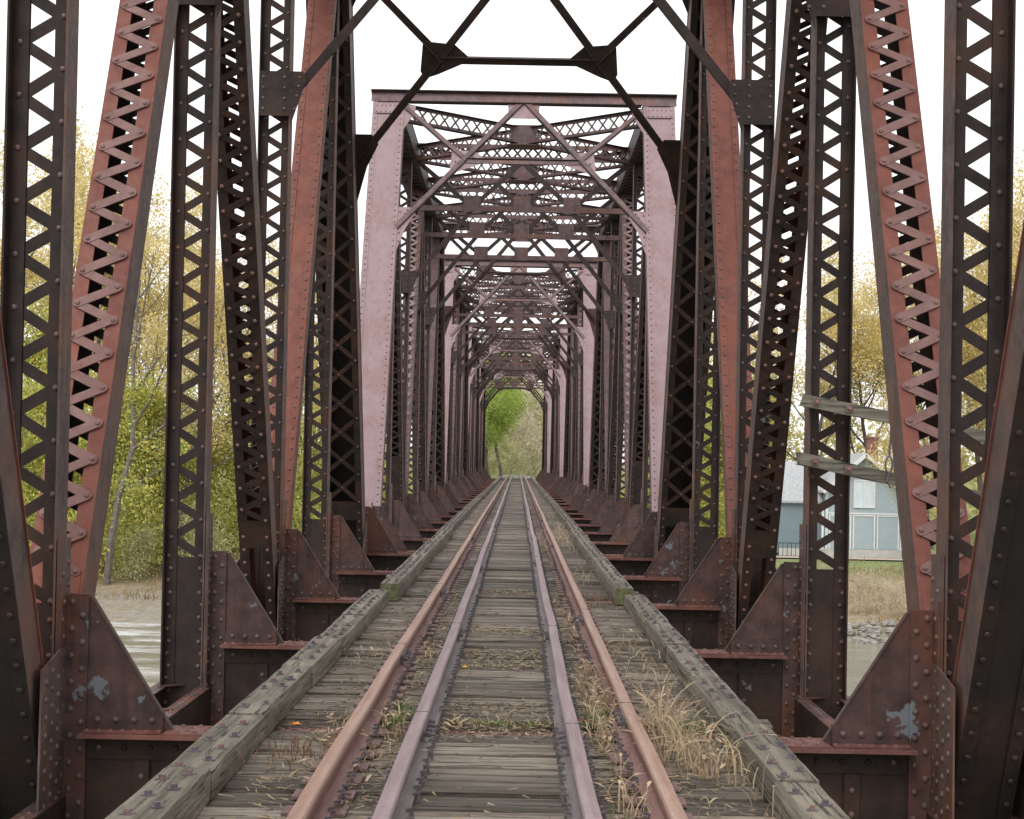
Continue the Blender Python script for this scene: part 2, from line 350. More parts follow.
    # plates joining the members at the bottom nodes
    for k in (0,2,4,6):
        for sx in (-1,1):
            for face in (-1,1):
                if face==1 and k in(0,6): pass
                xx=sx*(X0-0.222) if face==-1 else sx*(X0+0.262)
                if k in (0,6): xx=sx*(X0+face*0.327)
                p=MB(); y=k*D; g=br if near else ru
                if k in (2,4): pts=[(-0.50,0.34),(-0.10,0.42),(0.10,0.42),(0.50,0.34),(0.52,-0.45),(0.52,-0.95),(-0.52,-0.95),(-0.52,-0.45)]
                elif k==0: pts=[(-0.35,0.05),(0.15,0.45),(0.62,0.30),(0.75,-0.4),(0.75,-0.95),(-0.35,-0.95)]
                else: pts=[(0.35,0.05),(-0.15,0.45),(-0.62,0.30),(-0.75,-0.4),(-0.75,-0.95),(0.35,-0.95)]
                p.prism([(xx,y+a,b) for a,b in pts],(0.012,0,0),g)
                nx=Vector((-sx if face==-1 else sx,0,0))
                for r0 in range(12):
                    for q0 in ((-0.42,-0.30,-0.18) if face==-1 else (-0.4,)):
                        for s3 in (-1,1):
                            zz=0.26-r0*0.10+(0.05 if q0==-0.30 else 0)
                            yy=q0*(1 if k not in(0,6) else 0.9)
                            if k==0 and s3<0 and yy<-0.3: continue
                            if k==6 and s3<0 and yy<-0.3: continue
                            sgy=s3 if k!=6 else s3
                            if k==0: yy2=-yy if s3>0 else yy*0.6
                            elif k==6: yy2=yy if s3>0 else -yy*0.6
                            else: yy2=yy*s3
                            
                            p.rivet((xx,y+yy2,zz)+0*nx if False else Vector((xx,y+yy2,zz))+nx*0.006,nx,0.02,rv,hi)
                p.build('node_plate',root)
    # floor beams with their triangular knee brackets
    for k in range(7):
        y=k*D; p=MB()
        p.box(-2.54,2.54,y-0.006,y+0.006,-1.05,-0.10,dk)
        p.box(-2.425,2.425,y-0.165,y+0.165,-0.094,-0.074,fl); p.box(-1.93,-1.3,y-0.150,y+0.150,-0.074,-0.058,fl); p.box(1.3,1.93,y-0.150,y+0.150,-0.074,-0.058,fl); p.box(-1.299,1.299,y-0.150,y+0.150,-0.074,-0.058,M['plate'])
        p.box(-2.545,2.545,y-0.15,y+0.15,-1.075,-1.055,dk)
        for f in (-1,1):
            p.box(-2.40,2.40,y+f*0.013-0.006,y+f*0.013+0.006,-0.235,-0.096,dk)
            p.box(-2.40,2.40,y+f*0.013-0.006,y+f*0.013+0.006,-1.05,-0.92,dk)
            for sx in (-1,1):
                for xx in (2.12,1.2): p.box(min(sx*xx,sx*(xx-0.09)),max(sx*xx,sx*(xx-0.09)),y+f*0.026-0.006,y+f*0.026+0.006,-0.95,-0.236,dk)
                for j in range(5): p.rivet((sx*2.075,y+f*0.032,-0.33-j*0.14),Vector((0,f,0)),0.02,rv,hi)
            for j in range(32):
                x=-2.33+j*0.15
                if abs(x)<2.38: p.rivet((x,y+f*0.019,-0.165),Vector((0,f,0)),0.02,dk if abs(x)<2.2 else rv,hi)
            for j in range(37):
                x=-1.86+j*0.103
                if x<1.9: p.rivet((x,y+f*0.11,-0.058),Zv,0.02,fl,hi); p.rivet((x+0.05,y+f*0.055,-0.058),Zv,0.02,fl,hi)
        o=p.build('floor_beam',root)
        for sx in (-1,1):
            g=MB(); gm=ru
            # triangular web
            g.prism([(sx*2.41,y,0.71),(sx*2.38,y,0.71),(sx*1.90,y,-0.05),(sx*1.90,y,-0.073),(sx*2.41,y,-0.073)],(0,0.016,0),gm)
            # stiff edge along the slope
            g.bar((sx*2.388,y,0.71),(sx*1.895,y,-0.066),Yv,0.010,0.035,M['brown'] if near else gm)
            for f in (-1,1):
                # upright angle, outstanding leg against the post
                x0,x1=sx*2.405,sx*2.535
                g.box(min(x0,x1),max(x0,x1),y+f*0.018-0.008,y+f*0.018+0.008,-1.04,0.725,gm)
                x2,x3=sx*2.537,sx*2.551
                if f<0: g.box(min(x2,x3),max(x2,x3),y-0.13,y-0.01,-1.04,0.79,gm)
                # foot angle
                x0,x1=sx*1.955,sx*2.403
                g.box(min(x0,x1),max(x0,x1),y+f*0.016-0.006,y+f*0.016+0.006,-0.070,0.045,gm)
                g.box(min(x0,x1),max(x0,x1),y+f*0.062-0.042,y+f*0.062+0.042,-0.071,-0.060,fl)
                for j in range(4): g.rivet((sx*(2.02+j*0.107),y+f*0.022,-0.005),Vector((0,f,0)),0.022,rv,hi)
                for j in range(7): g.rivet((sx*(1.97+j*0.07),y+f*0.078,-0.060),Zv,0.017,fl,hi)
                for j in range(22):
                    zz=0.68-j*0.078
                    g.rivet((sx*(2.440 if j%2 else 2.502),y+f*0.026,zz),Vector((0,f,0)),0.021,rv,hi)
            for j in range(16): g.rivet((sx*2.537,y-0.07-0.03*(j%2),0.68-j*0.1),Vector((-sx,0,0)),0.017,rv,hi)
            g.build('knee_bracket',o)
    # stringers under the ties
    for sx in (-1,1):
        for xs in (0.55,0.95):
            p=MB(); x=sx*xs
            for k in range(6):
                p.box(x-0.007,x+0.007,k*D+0.17,(k+1)*D-0.17,-0.75,-0.225,dk); p.box(x-0.1,x+0.1,k*D+0.17,(k+1)*D-0.17,-0.222,-0.206,dk); p.box(x-0.1,x+0.1,k*D+0.17,(k+1)*D-0.17,-0.77,-0.754,dk)
            p.build('stringer',root)
    # portal frames in the planes of the end posts
    sl=D/(ZT-ZB)
    for end in (0,1):
        dirn=1 if end==0 else -1; y0=0 if end==0 else 6*D
        nrm=Vector((0,-dirn*1.0,sl)).normalized()
        zs=-0.12 if (near and end==1) else 0.0
        def P(x,z,off=0.0):
            z=z+zs; v=Vector((x,y0+dirn*sl*(z-ZB),z)); return v+nrm*off
        bm_=pk if not near else dk; bd=M['pinkdim'] if not near else dk
        p=MB()
        # top beam
        p.bar(P(-3.12,8.86,0.235),P(3.12,8.86,0.235),nrm,0.215,0.014,br if not near else dk)
        p.bar(P(-3.13,8.965,0.225),P(3.13,8.965,0.225),nrm,0.02,0.22,M['deep'])
        p.bar(P(-2.40,8.77,0.215),P(2.40,8.77,0.215),nrm,0.016,0.10,M['deep'])
        if not near or True:
            for j in range(40):
                if abs(-3+j*0.154)<3.05: p.rivet(P(-3+j*0.154,8.92,0.243),nrm,0.02,rv if near else M['pinkdim'],False)
        for sx in (-1,1):
            for oo in (0.225+0.003*(sx>0),0.19+0.003*(sx>0)):
                p.bar(P(sx*0.05,8.80,oo),P(sx*2.46,6.02,oo),nrm,0.11 if oo>0.2 else 0.09,0.012,bd)
            p.bar(P(sx*0.02,8.76,0.205)+Zv*-0.0,P(sx*2.44,5.975,0.205),nrm,0.014,0.085,M['deep'])
            p.bar(P(sx*2.42,8.66,0.212),P(sx*1.14,7.50,0.212),nrm,0.105,0.014,bd); p.bar(P(sx*2.40,8.60,0.2),P(sx*1.14,7.44,0.2),nrm,0.012,0.07,M['deep'])
        p.bar(P(-1.15,7.46,0.212),P(1.15,7.46,0.212),nrm,0.09,0.016,bd); p.bar(P(-1.15,7.515,0.2),P(1.15,7.515,0.2),nrm,0.012,0.1,M['deep'])
        for sx in (-1,1):
            p.bar(P(sx*2.50,8.60,0.243),P(sx*3.03,8.60,0.243),nrm,0.24,0.006,bm_ if not near else bd)
            for zz in (8.52,8.66):
                for j in range(6): p.rivet(P(sx*(2.54+j*0.09),zz,0.247),nrm,0.019,M['pinkdim'] if not near else rv,False)
        o=p.build('portal_frame',root)
        for sx in (-1,1):
            g=MB(); g.prism([P(sx*a,b,0.200) for a,b in ((0.85,7.42),(0.72,7.50),(0.95,7.68),(1.42,7.72),(1.46,7.32),(1.40,7.22),(1.20,7.28))],nrm*0.010,bm_)
            for a,b in ((1.0,7.55),(1.1,7.62),(1.3,7.6),(1.35,7.45),(1.2,7.4),(0.95,7.47),(1.36,7.3)): g.rivet(P(sx*a,b,0.222),nrm,0.02,rv,False)
            g.build('gusset_plate',o)
            g=MB(); g.prism([P(sx*a,b,0.201) for a,b in ((2.46,6.45),(2.20,6.45),(2.10,6.32),(2.28,6.0),(2.46,5.45))],nrm*0.010,bm_)
            for a,b in ((2.3,6.3),(2.4,6.35),(2.4,6.1),(2.4,5.9),(2.4,5.72),(2.25,6.38)): g.rivet(P(sx*a,b,0.222),nrm,0.02,rv,False)
            g.build('gusset_plate',o)
            g=MB(); g.prism([P(sx*a,b,0.20) for a,b in ((2.46,8.70),(2.2,8.70),(2.22,8.5),(2.32,8.36),(2.46,8.1))],nrm*0.010,bm_); g.build('gusset_plate',o)
        g=MB(); g.prism([P(a,b,0.200) for a,b in ((-0.33,8.80),(0.33,8.80),(0.30,8.45),(-0.30,8.45))],nrm*0.010,bm_); g.build('gusset_plate',o)
    # sway frames at the inner posts
    for k in (2,3,4):
        y=k*D; p=MB(); s=dk if near else M['deep']; s2=dk if near else M['pinkdim']
        for zz in (7.42,): 
            p.box(-2.57,2.57,y-0.07,y-0.058,zz-0.06,zz+0.06,s2); p.box(-2.57,2.57,y-0.057,y+0.06,zz-0.06,zz-0.048,s)
        for zz in (8.60,8.88): p.box(-2.46,2.46,y-0.06,y+0.06,zz-0.012,zz,s); p.box(-2.46,2.46,y-0.066,y-0.061,zz-0.06,zz+0.045,s2)
        for j in range(20):
            x=-2.4+j*0.24
            p.bar((x,y-0.05,8.60),(x+0.24,y-0.05,8.87),Yv,0.045,0.01,s); p.bar((x,y+0.045,8.87),(x+0.24,y+0.045,8.60),Yv,0.045,0.01,s)
        for sx in (-1,1):
            for bi,(x0,z0,x1,z1) in enumerate(((2.45,8.5,1.16,7.45),(1.16,7.45,0.03,8.5),(2.50,5.76,1.16,7.40),(0.6,8.02,0.0,7.45))):
                p.angle((sx*x0,y-0.046-0.003*bi-0.0015*(sx>0),z0),(sx*x1,y-0.046-0.003*bi-0.0015*(sx>0),z1),Yv,0.105,0.012,s)
        o=p.build('sway_frame',root)
        for sx in (-1,0,1):
            g=MB(); g.box(sx*1.16-0.2,sx*1.16+0.2,y-0.082,y-0.072,7.34,7.72,s2)
            for a in (-0.13,0,0.13):
                for b in (7.4,7.55,7.66): g.rivet((sx*1.16+a,y-0.082,b),-Yv,0.02,rv,False)
            g.build('gusset_plate',o)
        for sx in (-1,1):
            g=MB(); g.prism([(sx*a,y-0.142,b) for a,b in ((2.93,5.42),(2.93,5.93),(2.43,5.93),(2.40,5.82),(2.57,5.30),(2.57,5.42))],(0,0.010,0),s)
            for a in (2.88,2.64):
                for b in (5.5,5.62,5.74,5.86): g.rivet((sx*a,y-0.147,b),-Yv,0.02,rv,hi)
            for a,b in ((2.47,5.86),(2.48,5.76),(2.5,5.65),(2.52,5.5)): g.rivet((sx*a,y-0.147,b),-Yv,0.018,rv,hi)
            g.build('gusset_plate',o)
    # top lateral bracing: latticed girders crossing in every panel
    for k in range(1,5):
        for sg in (-1,1):
            p=MB(); a=Vector((-2.44*sg,k*D+0.12,0)); b=Vector((2.44*sg,(k+1)*D-0.12,0)); L=(b-a).length; u=(b-a)/L; sd=Vector((-u.y,u.x,0))
            s=M['deep'] if not near else dk; s2=M['pinkdim'] if not near else dk; dz=0.0 if sg<0 else 0.012
            for zz in (8.50+dz,8.86+dz):
                p.bar(a+Zv*zz,b+Zv*zz,Zv,0.14,0.012,s); p.bar(a+Zv*(zz+(0.04 if zz<8.6 else -0.04)),b+Zv*(zz+(0.04 if zz<8.6 else -0.04)),sd,0.065,0.012,s2)
            m=int(L/0.29)
            for j in range(m):
                p.bar(a+u*(j*L/m)+Zv*(8.52+dz)+sd*0.012,a+u*((j+1)*L/m)+Zv*(8.84+dz)+sd*0.012,sd,0.04,0.008,s2); p.bar(a+u*(j*L/m)+Zv*(8.84+dz)-sd*0.012,a+u*((j+1)*L/m)+Zv*(8.52+dz)-sd*0.012,sd,0.04,0.008,s2)
            if sg>0:
                c=(a+b)/2
                for e in (-1,1): p.box(c.x-0.28,c.x+0.28,c.y+e*0.2-0.006,c.y+e*0.2+0.006,8.47,8.90,s2); p.box(c.x+e*0.2-0.006,c.x+e*0.2+0.006,c.y-0.19,c.y+0.19,8.47,8.90,s2)
                p.box(c.x-0.35,c.x+0.35,c.y-0.3,c.y+0.3,8.45,8.462,s2)
            p.build('lateral_brace',root)
    return root
Y1=27.98-6*D; PITCH=6*D+1.25
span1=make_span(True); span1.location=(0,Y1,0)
tag(span1,'dark rust-brown latticed truss span in front, standing on both sides of the picture','bridge span','truss spans of the railway bridge')
span2=make_span(False); span2.location=(0.08,Y1+PITCH,-0.03)
tag(span2,'truss span with the large faded pink portal directly behind the front span','bridge span','truss spans of the railway bridge')
labs=['third truss span, its small pink portal framed inside the large pink one','fourth truss span, seen deep inside the tunnel of steel before the last one','last and smallest-looking truss span, opening onto the green trees at the far end']
spans=[span1,span2]
for i,lb in enumerate(labs):
    c=copy_tree(span2); c.location=((0,-0.12,-0.26)[i],Y1+PITCH*(i+2),0); c['label']=lb; spans.append(c)
YE=Y1+PITCH*4+6*D   # end of the bridge
# ------------------------------------------------------------------ deck: ties
def tie_mesh(seed):
    mb=MB(); L=1.52; W=0.133; T=0.2; nx,ny=26,16; vs=[]
    for i in range(nx+1):
        x=-L+2*L*i/nx
        for j in range(ny+1):
            y=-W+2*W*j/ny; e=abs(2*j/ny-1)
            z=noise.noise(Vector((x*0.8,y*26+seed*9,seed*3.1)))*0.010+noise.noise(Vector((x*2.5,y*60,seed)))*0.005
            z-=0.016*max(0,1-abs(y-0.045*noise.noise(Vector((seed*3.3,x*0.25,1)))*3)/0.017)*(0.4+0.6*(noise.noise(Vector((x*0.7,seed,4)))>-0.2)); z-=0.012*max(0,e-0.7)/0.3*(1+noise.noise(Vector((x*2,seed,j))))+0.004*abs(noise.noise(Vector((x*3,seed*2,1))))
            yy=y+(noise.noise(Vector((x*1.5,seed*5,0.5)))*0.009 if j in(0,ny) else 0)
            vs.append((x,yy,z))
    fs=[]
    for i in range(nx):
        for j in range(ny): a=i*(ny+1)+j; fs.append((a,a+ny+1,a+ny+2,a+1))
    b=len(vs); rim=[i*(ny+1) for i in range(nx+1)]+[nx*(ny+1)+j for j in range(1,ny+1)]+[i*(ny+1)+ny for i in range(nx-1,-1,-1)]+[j for j in range(ny-1,0,-1)]
    for r in rim: vs.append((vs[r][0],vs[r][1],-T))
    k=len(rim)
    for i in range(k): fs.append((rim[i],b+i,b+(i+1)%k,rim[(i+1)%k]))
    fs.append(tuple(b+i for i in range(k-1,-1,-1)))
    me=bpy.data.meshes.new('railroad_tie'); me.from_pydata(vs,[],fs); me.materials.append(M['tie']); me.update(); return me
TM=[tie_mesh(s) for s in range(9)]
tie_y=[]
for sidx in range(5):
    ys=Y1+PITCH*sidx
    for k in range(6):
        n=12; g0=0.185
        for j in range(n): tie_y.append(ys+k*D+g0+(D-2*g0)*(j+0.5)/n)
    if sidx<4:
        for j in range(2): tie_y.append(ys+6*D+0.39+0.45*j)
tie_y=[y for y in tie_y if y>2.5]
rest=[]
for i,y in enumerate(tie_y):
    r=random.Random(i*13+5); dx=r.uniform(-0.05,0.05); 
    if r.random()<0.1: dx+=r.choice((-1,1))*0.1
    args=(dx,y+r.uniform(-0.012,0.012),r.uniform(-0.012,0.004)); rz=r.uniform(-0.006,0.006); sy=r.uniform(0.97,1.09)
    if i<300:
        o=bpy.data.objects.new('railroad_tie',TM[r.randrange(9)]); COL.objects.link(o); o.location=args; o.rotation_euler=(r.uniform(-0.01,0.01),0,rz); o.scale=(1,sy,1)
        tag(o,'weathered grey wooden tie lying crosswise under the four rusty rails','railway tie','wooden ties of the bridge deck')
    else: rest.append((args,sy))
mb=MB()
for (x,y,z),sy in rest: mb.box(x-1.52,x+1.52,y-0.143*sy,y+0.143*sy,z-0.2,z,M['tie'])
tag(mb.build('far_ties'),'far rows of weathered wooden ties at the distant end of the deck','railway ties','wooden ties of the bridge deck','stuff')
# ------------------------------------------------------------------ rails
def wob(y,seed,amp): return amp*(noise.noise(Vector((y*0.13,seed,0)))+0.6*noise.noise(Vector((y*0.45,seed+7,0))))
def make_rail(x0,seed,amp,running,joints,label):
    top,side=(M['rail_top'],M['rail_side']) if running else (M['guard_top'],M['guard_side'])
    hw=0.036 if running else 0.037; H=0.165
    prof=[(-0.068,0.016),(-0.068,0.026),(-0.012,0.042),(-0.009,0.118),(-hw+0.002,0.128),(-hw,0.152),(-hw+0.006,0.163),(0,H+0.001),(hw-0.006,0.163),(hw,0.152),(hw-0.002,0.128),(0.009,0.118),(0.012,0.042),(0.068,0.026),(0.068,0.016)]
    ys=list(np.arange(2.0,60,0.45))+list(np.arange(60,YE+22,2.0)); mb=MB(); K=len(prof); vs=[];fs=[];ms=[]
    def cx(y): return x0+wob(y,seed,amp)
    def cz(y): return wob(y,seed+20,amp*0.5)
    for y in ys:
        for px,pz in prof: vs.append((cx(y)+px,y,pz+cz(y)))
    a=mb.mi(side); b=mb.mi(top)
    for i in range(len(ys)-1):
        for j in range(K):
            fs.append((i*K+j,i*K+(j+1)%K,(i+1)*K+(j+1)%K,(i+1)*K+j)); ms.append(b if j in(4,5,6,7,8,9) else a)
    mb.v=vs; mb.f=fs; mb.m=ms; rail=mb.build('running_rail' if running else 'guard_rail')
    tag(rail,label,'rail','rails of the single track')
    for jy in joints:
        g=MB(); ms_=-1 if x0>0 else 1
        for s in (-1,1):
            x=cx(jy)+s*0.022; g.prism([(x-0.013*s,jy,0.040),(x+0.022*s,jy,0.036),(x+0.010*s,jy,0.06),(x+0.006*s,jy,0.108),(x-0.004*s,jy,0.120),(x-0.018*s,jy,0.118)],(0,0.50,0),M['guard_side'])
            for q in (-0.21,-0.08,0.08,0.21):
                g.tube([(x,jy+q,0.078),(x+0.036*s,jy+q,0.078)],[0.015,0.015],M['spike'],6); g.rivet((x+0.036*s,jy+q,0.078),Vector((s,0,0)),0.015,M['spike'])
        g.box(cx(jy)-0.034,cx(jy)+0.034,jy-0.003,jy+0.003,0.155+cz(jy),0.1675+cz(jy),M['spike'])
        g.build('joint_bar',rail)
    p=MB(); s_=MB()
    for i,y in enumerate(tie_y):
        c=cx(y); r=random.Random(int(seed*100)+i)
        if running and y<75: p.box(c-0.15,c+0.13,y-0.085,y+0.085,0.002,0.0155,M['plate'])
        if y>100: continue
        for sd in (-1,1):
            for e in ((-0.07,0.07) if y<60 else (0,)):
                if r.random()<0.08: continue
                yy=y+e+r.uniform(-0.015,0.015); xx=c+sd*(0.082+r.uniform(-0.004,0.008)); zz=0.030+r.uniform(0,0.010)
                s_.obox((xx,yy,zz-0.02),Vector((0.007,0,0)),Vector((0,0.007,0)),Vector((0,0,0.014)),M['spike'])
                tl=r.uniform(-0.3,0.3)
                s_.obox((xx-sd*0.010,yy,zz+0.006),Vector((0.016,0.0,0.003*sd)),Vector((0.004*tl,0.010,0)),Vector((0,0,0.005)),M['spike'])
    if running: tag(p.build('tie_plates',rail),kind='stuff')
    tag(s_.build('rail_spikes',rail),kind='stuff')
make_rail(-0.7525,1.3,0.012,True,[12.4,18.4,31,45],'rusty orange-topped outer running rail, the left one of the pair')
make_rail(0.7525,4.1,0.014,True,[9.6,15.6,29,41],'rusty orange-topped outer running rail, the right one beside the tall dry grass')
make_rail(-0.41,8.7,0.014,False,[9.1,14.1,22.5,37],'purplish inner guard rail, the left one of the inner pair')
make_rail(0.41,12.9,0.021,False,[8.8,14.0,24,36],'purplish inner guard rail, the right one of the inner pair with kinks')
# ------------------------------------------------------------------ guard timbers
def timber(y0,y1,sx,xi,xo,H,seed,label,mossy=False,nb=None):
    root_x=sx*(xi+xo)/2; hw=(xo-xi)/2; n=max(4,int((y1-y0)/0.12)); vs=[];fs=[]; ms=[]; K=14
    mb=MB(); a=mb.mi(M['timber']); e=mb.mi(M['moss'] if mossy else M['timber'])
    prof=[]
    for j in range(5): prof.append((-hw+2*hw*j/4*0.96+hw*0.04,H))
    for z in (0.75,0.4,0.0): prof.append((hw,H*z))
    for j in (3,1): prof.append((-hw+2*hw*j/4,0.0))
    for z in (0.0,0.4,0.75): prof.append((-hw,H*z))
    K=len(prof)
    for i in range(n+1):
        y=y0+(y1-y0)*i/n
        for j,(px,pz) in enumerate(prof):
            d=noise.noise(Vector((px*40,y*0.9,seed)))*0.007+noise.noise(Vector((px*18,y*6,seed+pz*20)))*0.005
            ed=-0.006*abs(noise.noise(Vector((y*3,seed,j)))) if j in (0,4) else 0
            vs.append((px+(d if abs(px)>hw*0.99 else 0)+wob(y,seed,0.010),y-y0,pz+(d+ed if pz>0 else 0)+0.002))
    for i in range(n):
        for j in range(K): fs.append((i*K+j,(i+1)*K+j,(i+1)*K+(j+1)%K,i*K+(j+1)%K)); ms.append(a)
    fs.append(tuple(range(K))); ms.append(e); fs.append(tuple(n*K+j for j in range(K-1,-1,-1))); ms.append(a)
    mb.v=vs; mb.f=fs; mb.m=ms; o=mb.build('guard_timber',loc=(root_x,y0,0))
    tag(o,label,'timber','guard timbers along the deck edges')
    if y0<95:
        b=MB()
        for i,y in enumerate(tie_y):
            if y0+0.06<y<y1-0.06:
                r=random.Random(i*7+int(seed*10)); 
                for q,(xx,dy) in enumerate(((-0.045,-0.05),(0.05,0.06))):
                    if r.random()<0.06: continue
                    x=xx+r.uniform(-0.012,0.012)+wob(y,seed,0.010); yy=y-y0+dy+r.uniform(-0.03,0.03); z=H+0.004
                    rz=r.uniform(-0.5,0.5); c,s=math.cos(rz),math.sin(rz)
                    b.obox((x,yy,z),Vector((c,s,0))*0.024,Vector((-s,c,0))*0.024,Zv*0.0035,M['spike'])
                    b.obox((x,yy,z+0.011),Vector((c,s,0))*0.012,Vector((-s,c,0))*0.012,Zv*0.0095,M['plate'] if r.random()<0.3 else M['spike'])
        b.build('bolts',o)
cuts=[3.0,5.4,7.45,9.05,11.1,13.0,14.9,17.7]
for sx in (-1,1):
    w='left' if sx<0 else 'right'
    for i in range(len(cuts)-1):
        timber(cuts[i],cuts[i+1]-0.01,sx,1.27+random.uniform(-.012,.010),1.48+random.uniform(-.010,.010),0.138+random.uniform(-.010,.010),i*3.3+sx+5,'cracked grey-green guard timber with square bolts on the near %s deck edge'%w)
    y=18.0; i=0
    while y<YE-1:
        L=3.4+random.uniform(-0.4,0.4); first=(i==0)
        if y<33.5: xi,xo,H=1.185,1.385,0.185
        elif y<62: xi,xo,H=1.25,1.45,0.145
        else: xi,xo,H=1.21,1.41,0.165
        y1=min(y+L,YE)
        if y<33.5<y1: y1=33.5
        if first: lb='guard timber with a mossy green sawn end facing the viewer, %s deck edge'%w
        else: lb='weathered grey guard timber farther along the %s deck edge'%w
        timber(y,y1-0.01 if y1!=33.5 else 33.4,sx,xi,xo,H,i*2.1+sx*3+40,lb,mossy=first or y==33.5)
        y=y1; i+=1
# ------------------------------------------------------------------ bolted planks on the right post
yp=Y1+3*D-0.19
for (za,zb,lb,x1,xs) in ((2.12,1.83,'upper of two weathered grey planks bolted across the right latticed post',4.1,2.50),(1.62,1.30,'lower of two weathered grey planks bolted across the right latticed post',4.1,2.48)):
    mb=MB(); p=Vector((xs,yp,za)); q=Vector((x1,yp,zb)); u=(q-p).normalized(); n=28; sd=Vector((-u.z,0,u.x)); L=(q-p).length
    vs=[];fs=[]
    for i in range(n+1):
        c=p+u*(L*i/n)
        for (a,b) in ((-1,-1),(0,-1.06),(1,-1),(1,1),(0,1.06),(-1,1)):
            d=noise.noise(Vector((i*0.25,a*3,za)))*0.010; vs.append(c+sd*(b*0.050+d)+Yv*(a*0.035)+(u*noise.noise(Vector((a*9,b*9,za)))*0.06 if i in(0,n) else Vector((0,0,0))))
    for i in range(n):
        for j in range(6): fs.append((i*6+j,i*6+(j+1)%6,(i+1)*6+(j+1)%6,(i+1)*6+j))
    fs.append((5,4,3,2,1,0)); fs.append(tuple(n*6+j for j in range(6)))
    mb.add(vs,fs,M['plank']); o=mb.build('wooden_plank'); tag(o,lb,'plank','planks bolted to the right post')
    b=MB()
    for xx in (X0-0.14,X0+0.14):
        t=(xx-xs)/(x1-xs); z=za+(zb-za)*t
        b.box(xx-0.03,xx+0.03,yp-0.050,yp-0.038,z-0.03,z+0.03,M['plate']); b.tube([(xx,yp-0.05,z),(xx,yp-0.075,z)],[0.018,0.018],M['rail_side'],6); b.rivet((xx,yp-0.075,z),-Yv,0.018,M['rail_side'])
    b.build('bolts',o)
# hanging iron hook between the planks
hk=MB(); cx_,cz_=3.26,1.98
hk.tube([(cx_,yp-0.06,cz_),(cx_-0.01,yp-0.06,cz_-0.2),(cx_-0.02,yp-0.06,cz_-0.34)],[0.009,0.009,0.009],M['spike'],6)
hk.tube([(cx_-0.02+0.03*math.sin(a)*1.0,yp-0.06,cz_-0.40+0.07*math.cos(a)) for a in np.linspace(0,2*PI,13)],[0.008]*13,M['spike'],6)
hk.tube([(cx_-0.02,yp-0.06,cz_-0.47),(cx_-0.035,yp-0.06,cz_-0.54),(cx_-0.0,yp-0.06,cz_-0.6)],[0.008,0.01,0.005],M['spike'],6)
tag(hk.build('iron_hook'),'small dark iron hook hanging below the upper grey plank','hook')
# ------------------------------------------------------------------ grass and litter on the deck
def blades(name,clumps,mat,label,w=0.005,heads=True,cat='grass',mat2=None):
    V=[];F=[];
    for (x,y,rx,ry,n,h,lean) in clumps:
        for _ in range(n):
            bx=random.gauss(x,rx); by=random.gauss(y,ry); hh=h*random.uniform(0.45,1.15); az=random.uniform(0,2*PI); ln=lean*random.uniform(0.3,1.4)*hh
            dx,dy=math.cos(az),math.sin(az); S=6; kk=random.random()<0.3; kx=random.uniform(0.4,0.8)*ln;  pa=random.uniform(0,PI); px,py=math.cos(pa),math.sin(pa); ww=w*random.uniform(0.45,1.2)
            hd=heads and random.random()<0.32
            b=len(V); z0=0.003
            for i in range(S+1):
                t=i/S; k=t*t; cz=z0+hh*(t-0.55*lean*t**3); wd=ww*(1-0.8*t)
                if hd and t>0.7: wd=0.011*(1-abs((t-0.86)/0.2))+0.002
                cx=bx+dx*ln*k-(dy*kx*(t-0.5) if kk and t>0.5 else 0); cy=by+dy*ln*k+(dx*kx*(t-0.5) if kk and t>0.5 else 0)
                V.append((cx-px*wd,cy-py*wd,max(cz,0.004))); V.append((cx+px*wd,cy+py*wd,max(cz,0.004)))
            for i in range(S): F.append((b+2*i,b+2*i+1,b+2*i+3,b+2*i+2))
    o=raw(name,np.array(V),np.array(F),[mat]); tag(o,label,cat,kind='stuff'); return o
cl=[(0.97,8.9,0.06,0.30,110,0.34,0.7),(1.08,8.5,0.08,0.28,80,0.24,1.0),(1.0,9.9,0.16,0.8,60,0.16,1.5),(0.98,7.3,0.12,0.5,30,0.12,1.5),(0.92,9.3,0.05,0.35,70,0.42,0.5),(1.2,8.6,0.06,0.4,35,0.36,1.1),(0.62,10.6,0.06,0.6,190,0.22,0.8),(0.60,9.4,0.06,0.5,130,0.15,1.0),
    (0.62,7.4,0.04,0.35,45,0.22,0.7),(0.62,11.8,0.04,0.5,60,0.18,0.8),(1.05,11.8,0.12,0.7,50,0.17,1.1),(1.1,13.6,0.14,0.6,50,0.15,1.3),(0.60,15.0,0.05,0.9,60,0.13,1.0),(0.6,17.5,0.05,1.2,40,0.12,1.0),
    (-0.58,9.6,0.06,0.35,60,0.14,1.0),(-0.58,8.6,0.06,0.3,30,0.12,1.2),(-0.88,9.3,0.07,0.3,50,0.13,1.1),(-1.0,12.9,0.2,0.35,50,0.10,1.4),(-0.6,13,0.06,0.8,45,0.10,1.2),(-0.6,17,0.05,1.5,40,0.10,1.0),
    (1.0,33,0.1,2.5,130,0.30,0.7),(0.62,31,0.05,3,60,0.22,0.7),(1.0,22,0.15,1.2,60,0.18,1.0),(0.0,9.75,0.35,0.06,40,0.10,1.5),(-0.9,8.3,0.15,0.2,30,0.1,1.5),(0.9,47,0.2,4,90,0.3,0.8),(-0.95,44,0.15,4,60,0.25,0.8),
    (1.2,7.5,0.05,0.3,8,0.3,1.0),(1.25,9.6,0.05,0.4,10,0.3,1.0)]
blades('dry_grass',cl,M['straw'],'straw-coloured dry grass with seed heads growing between ties and rails')
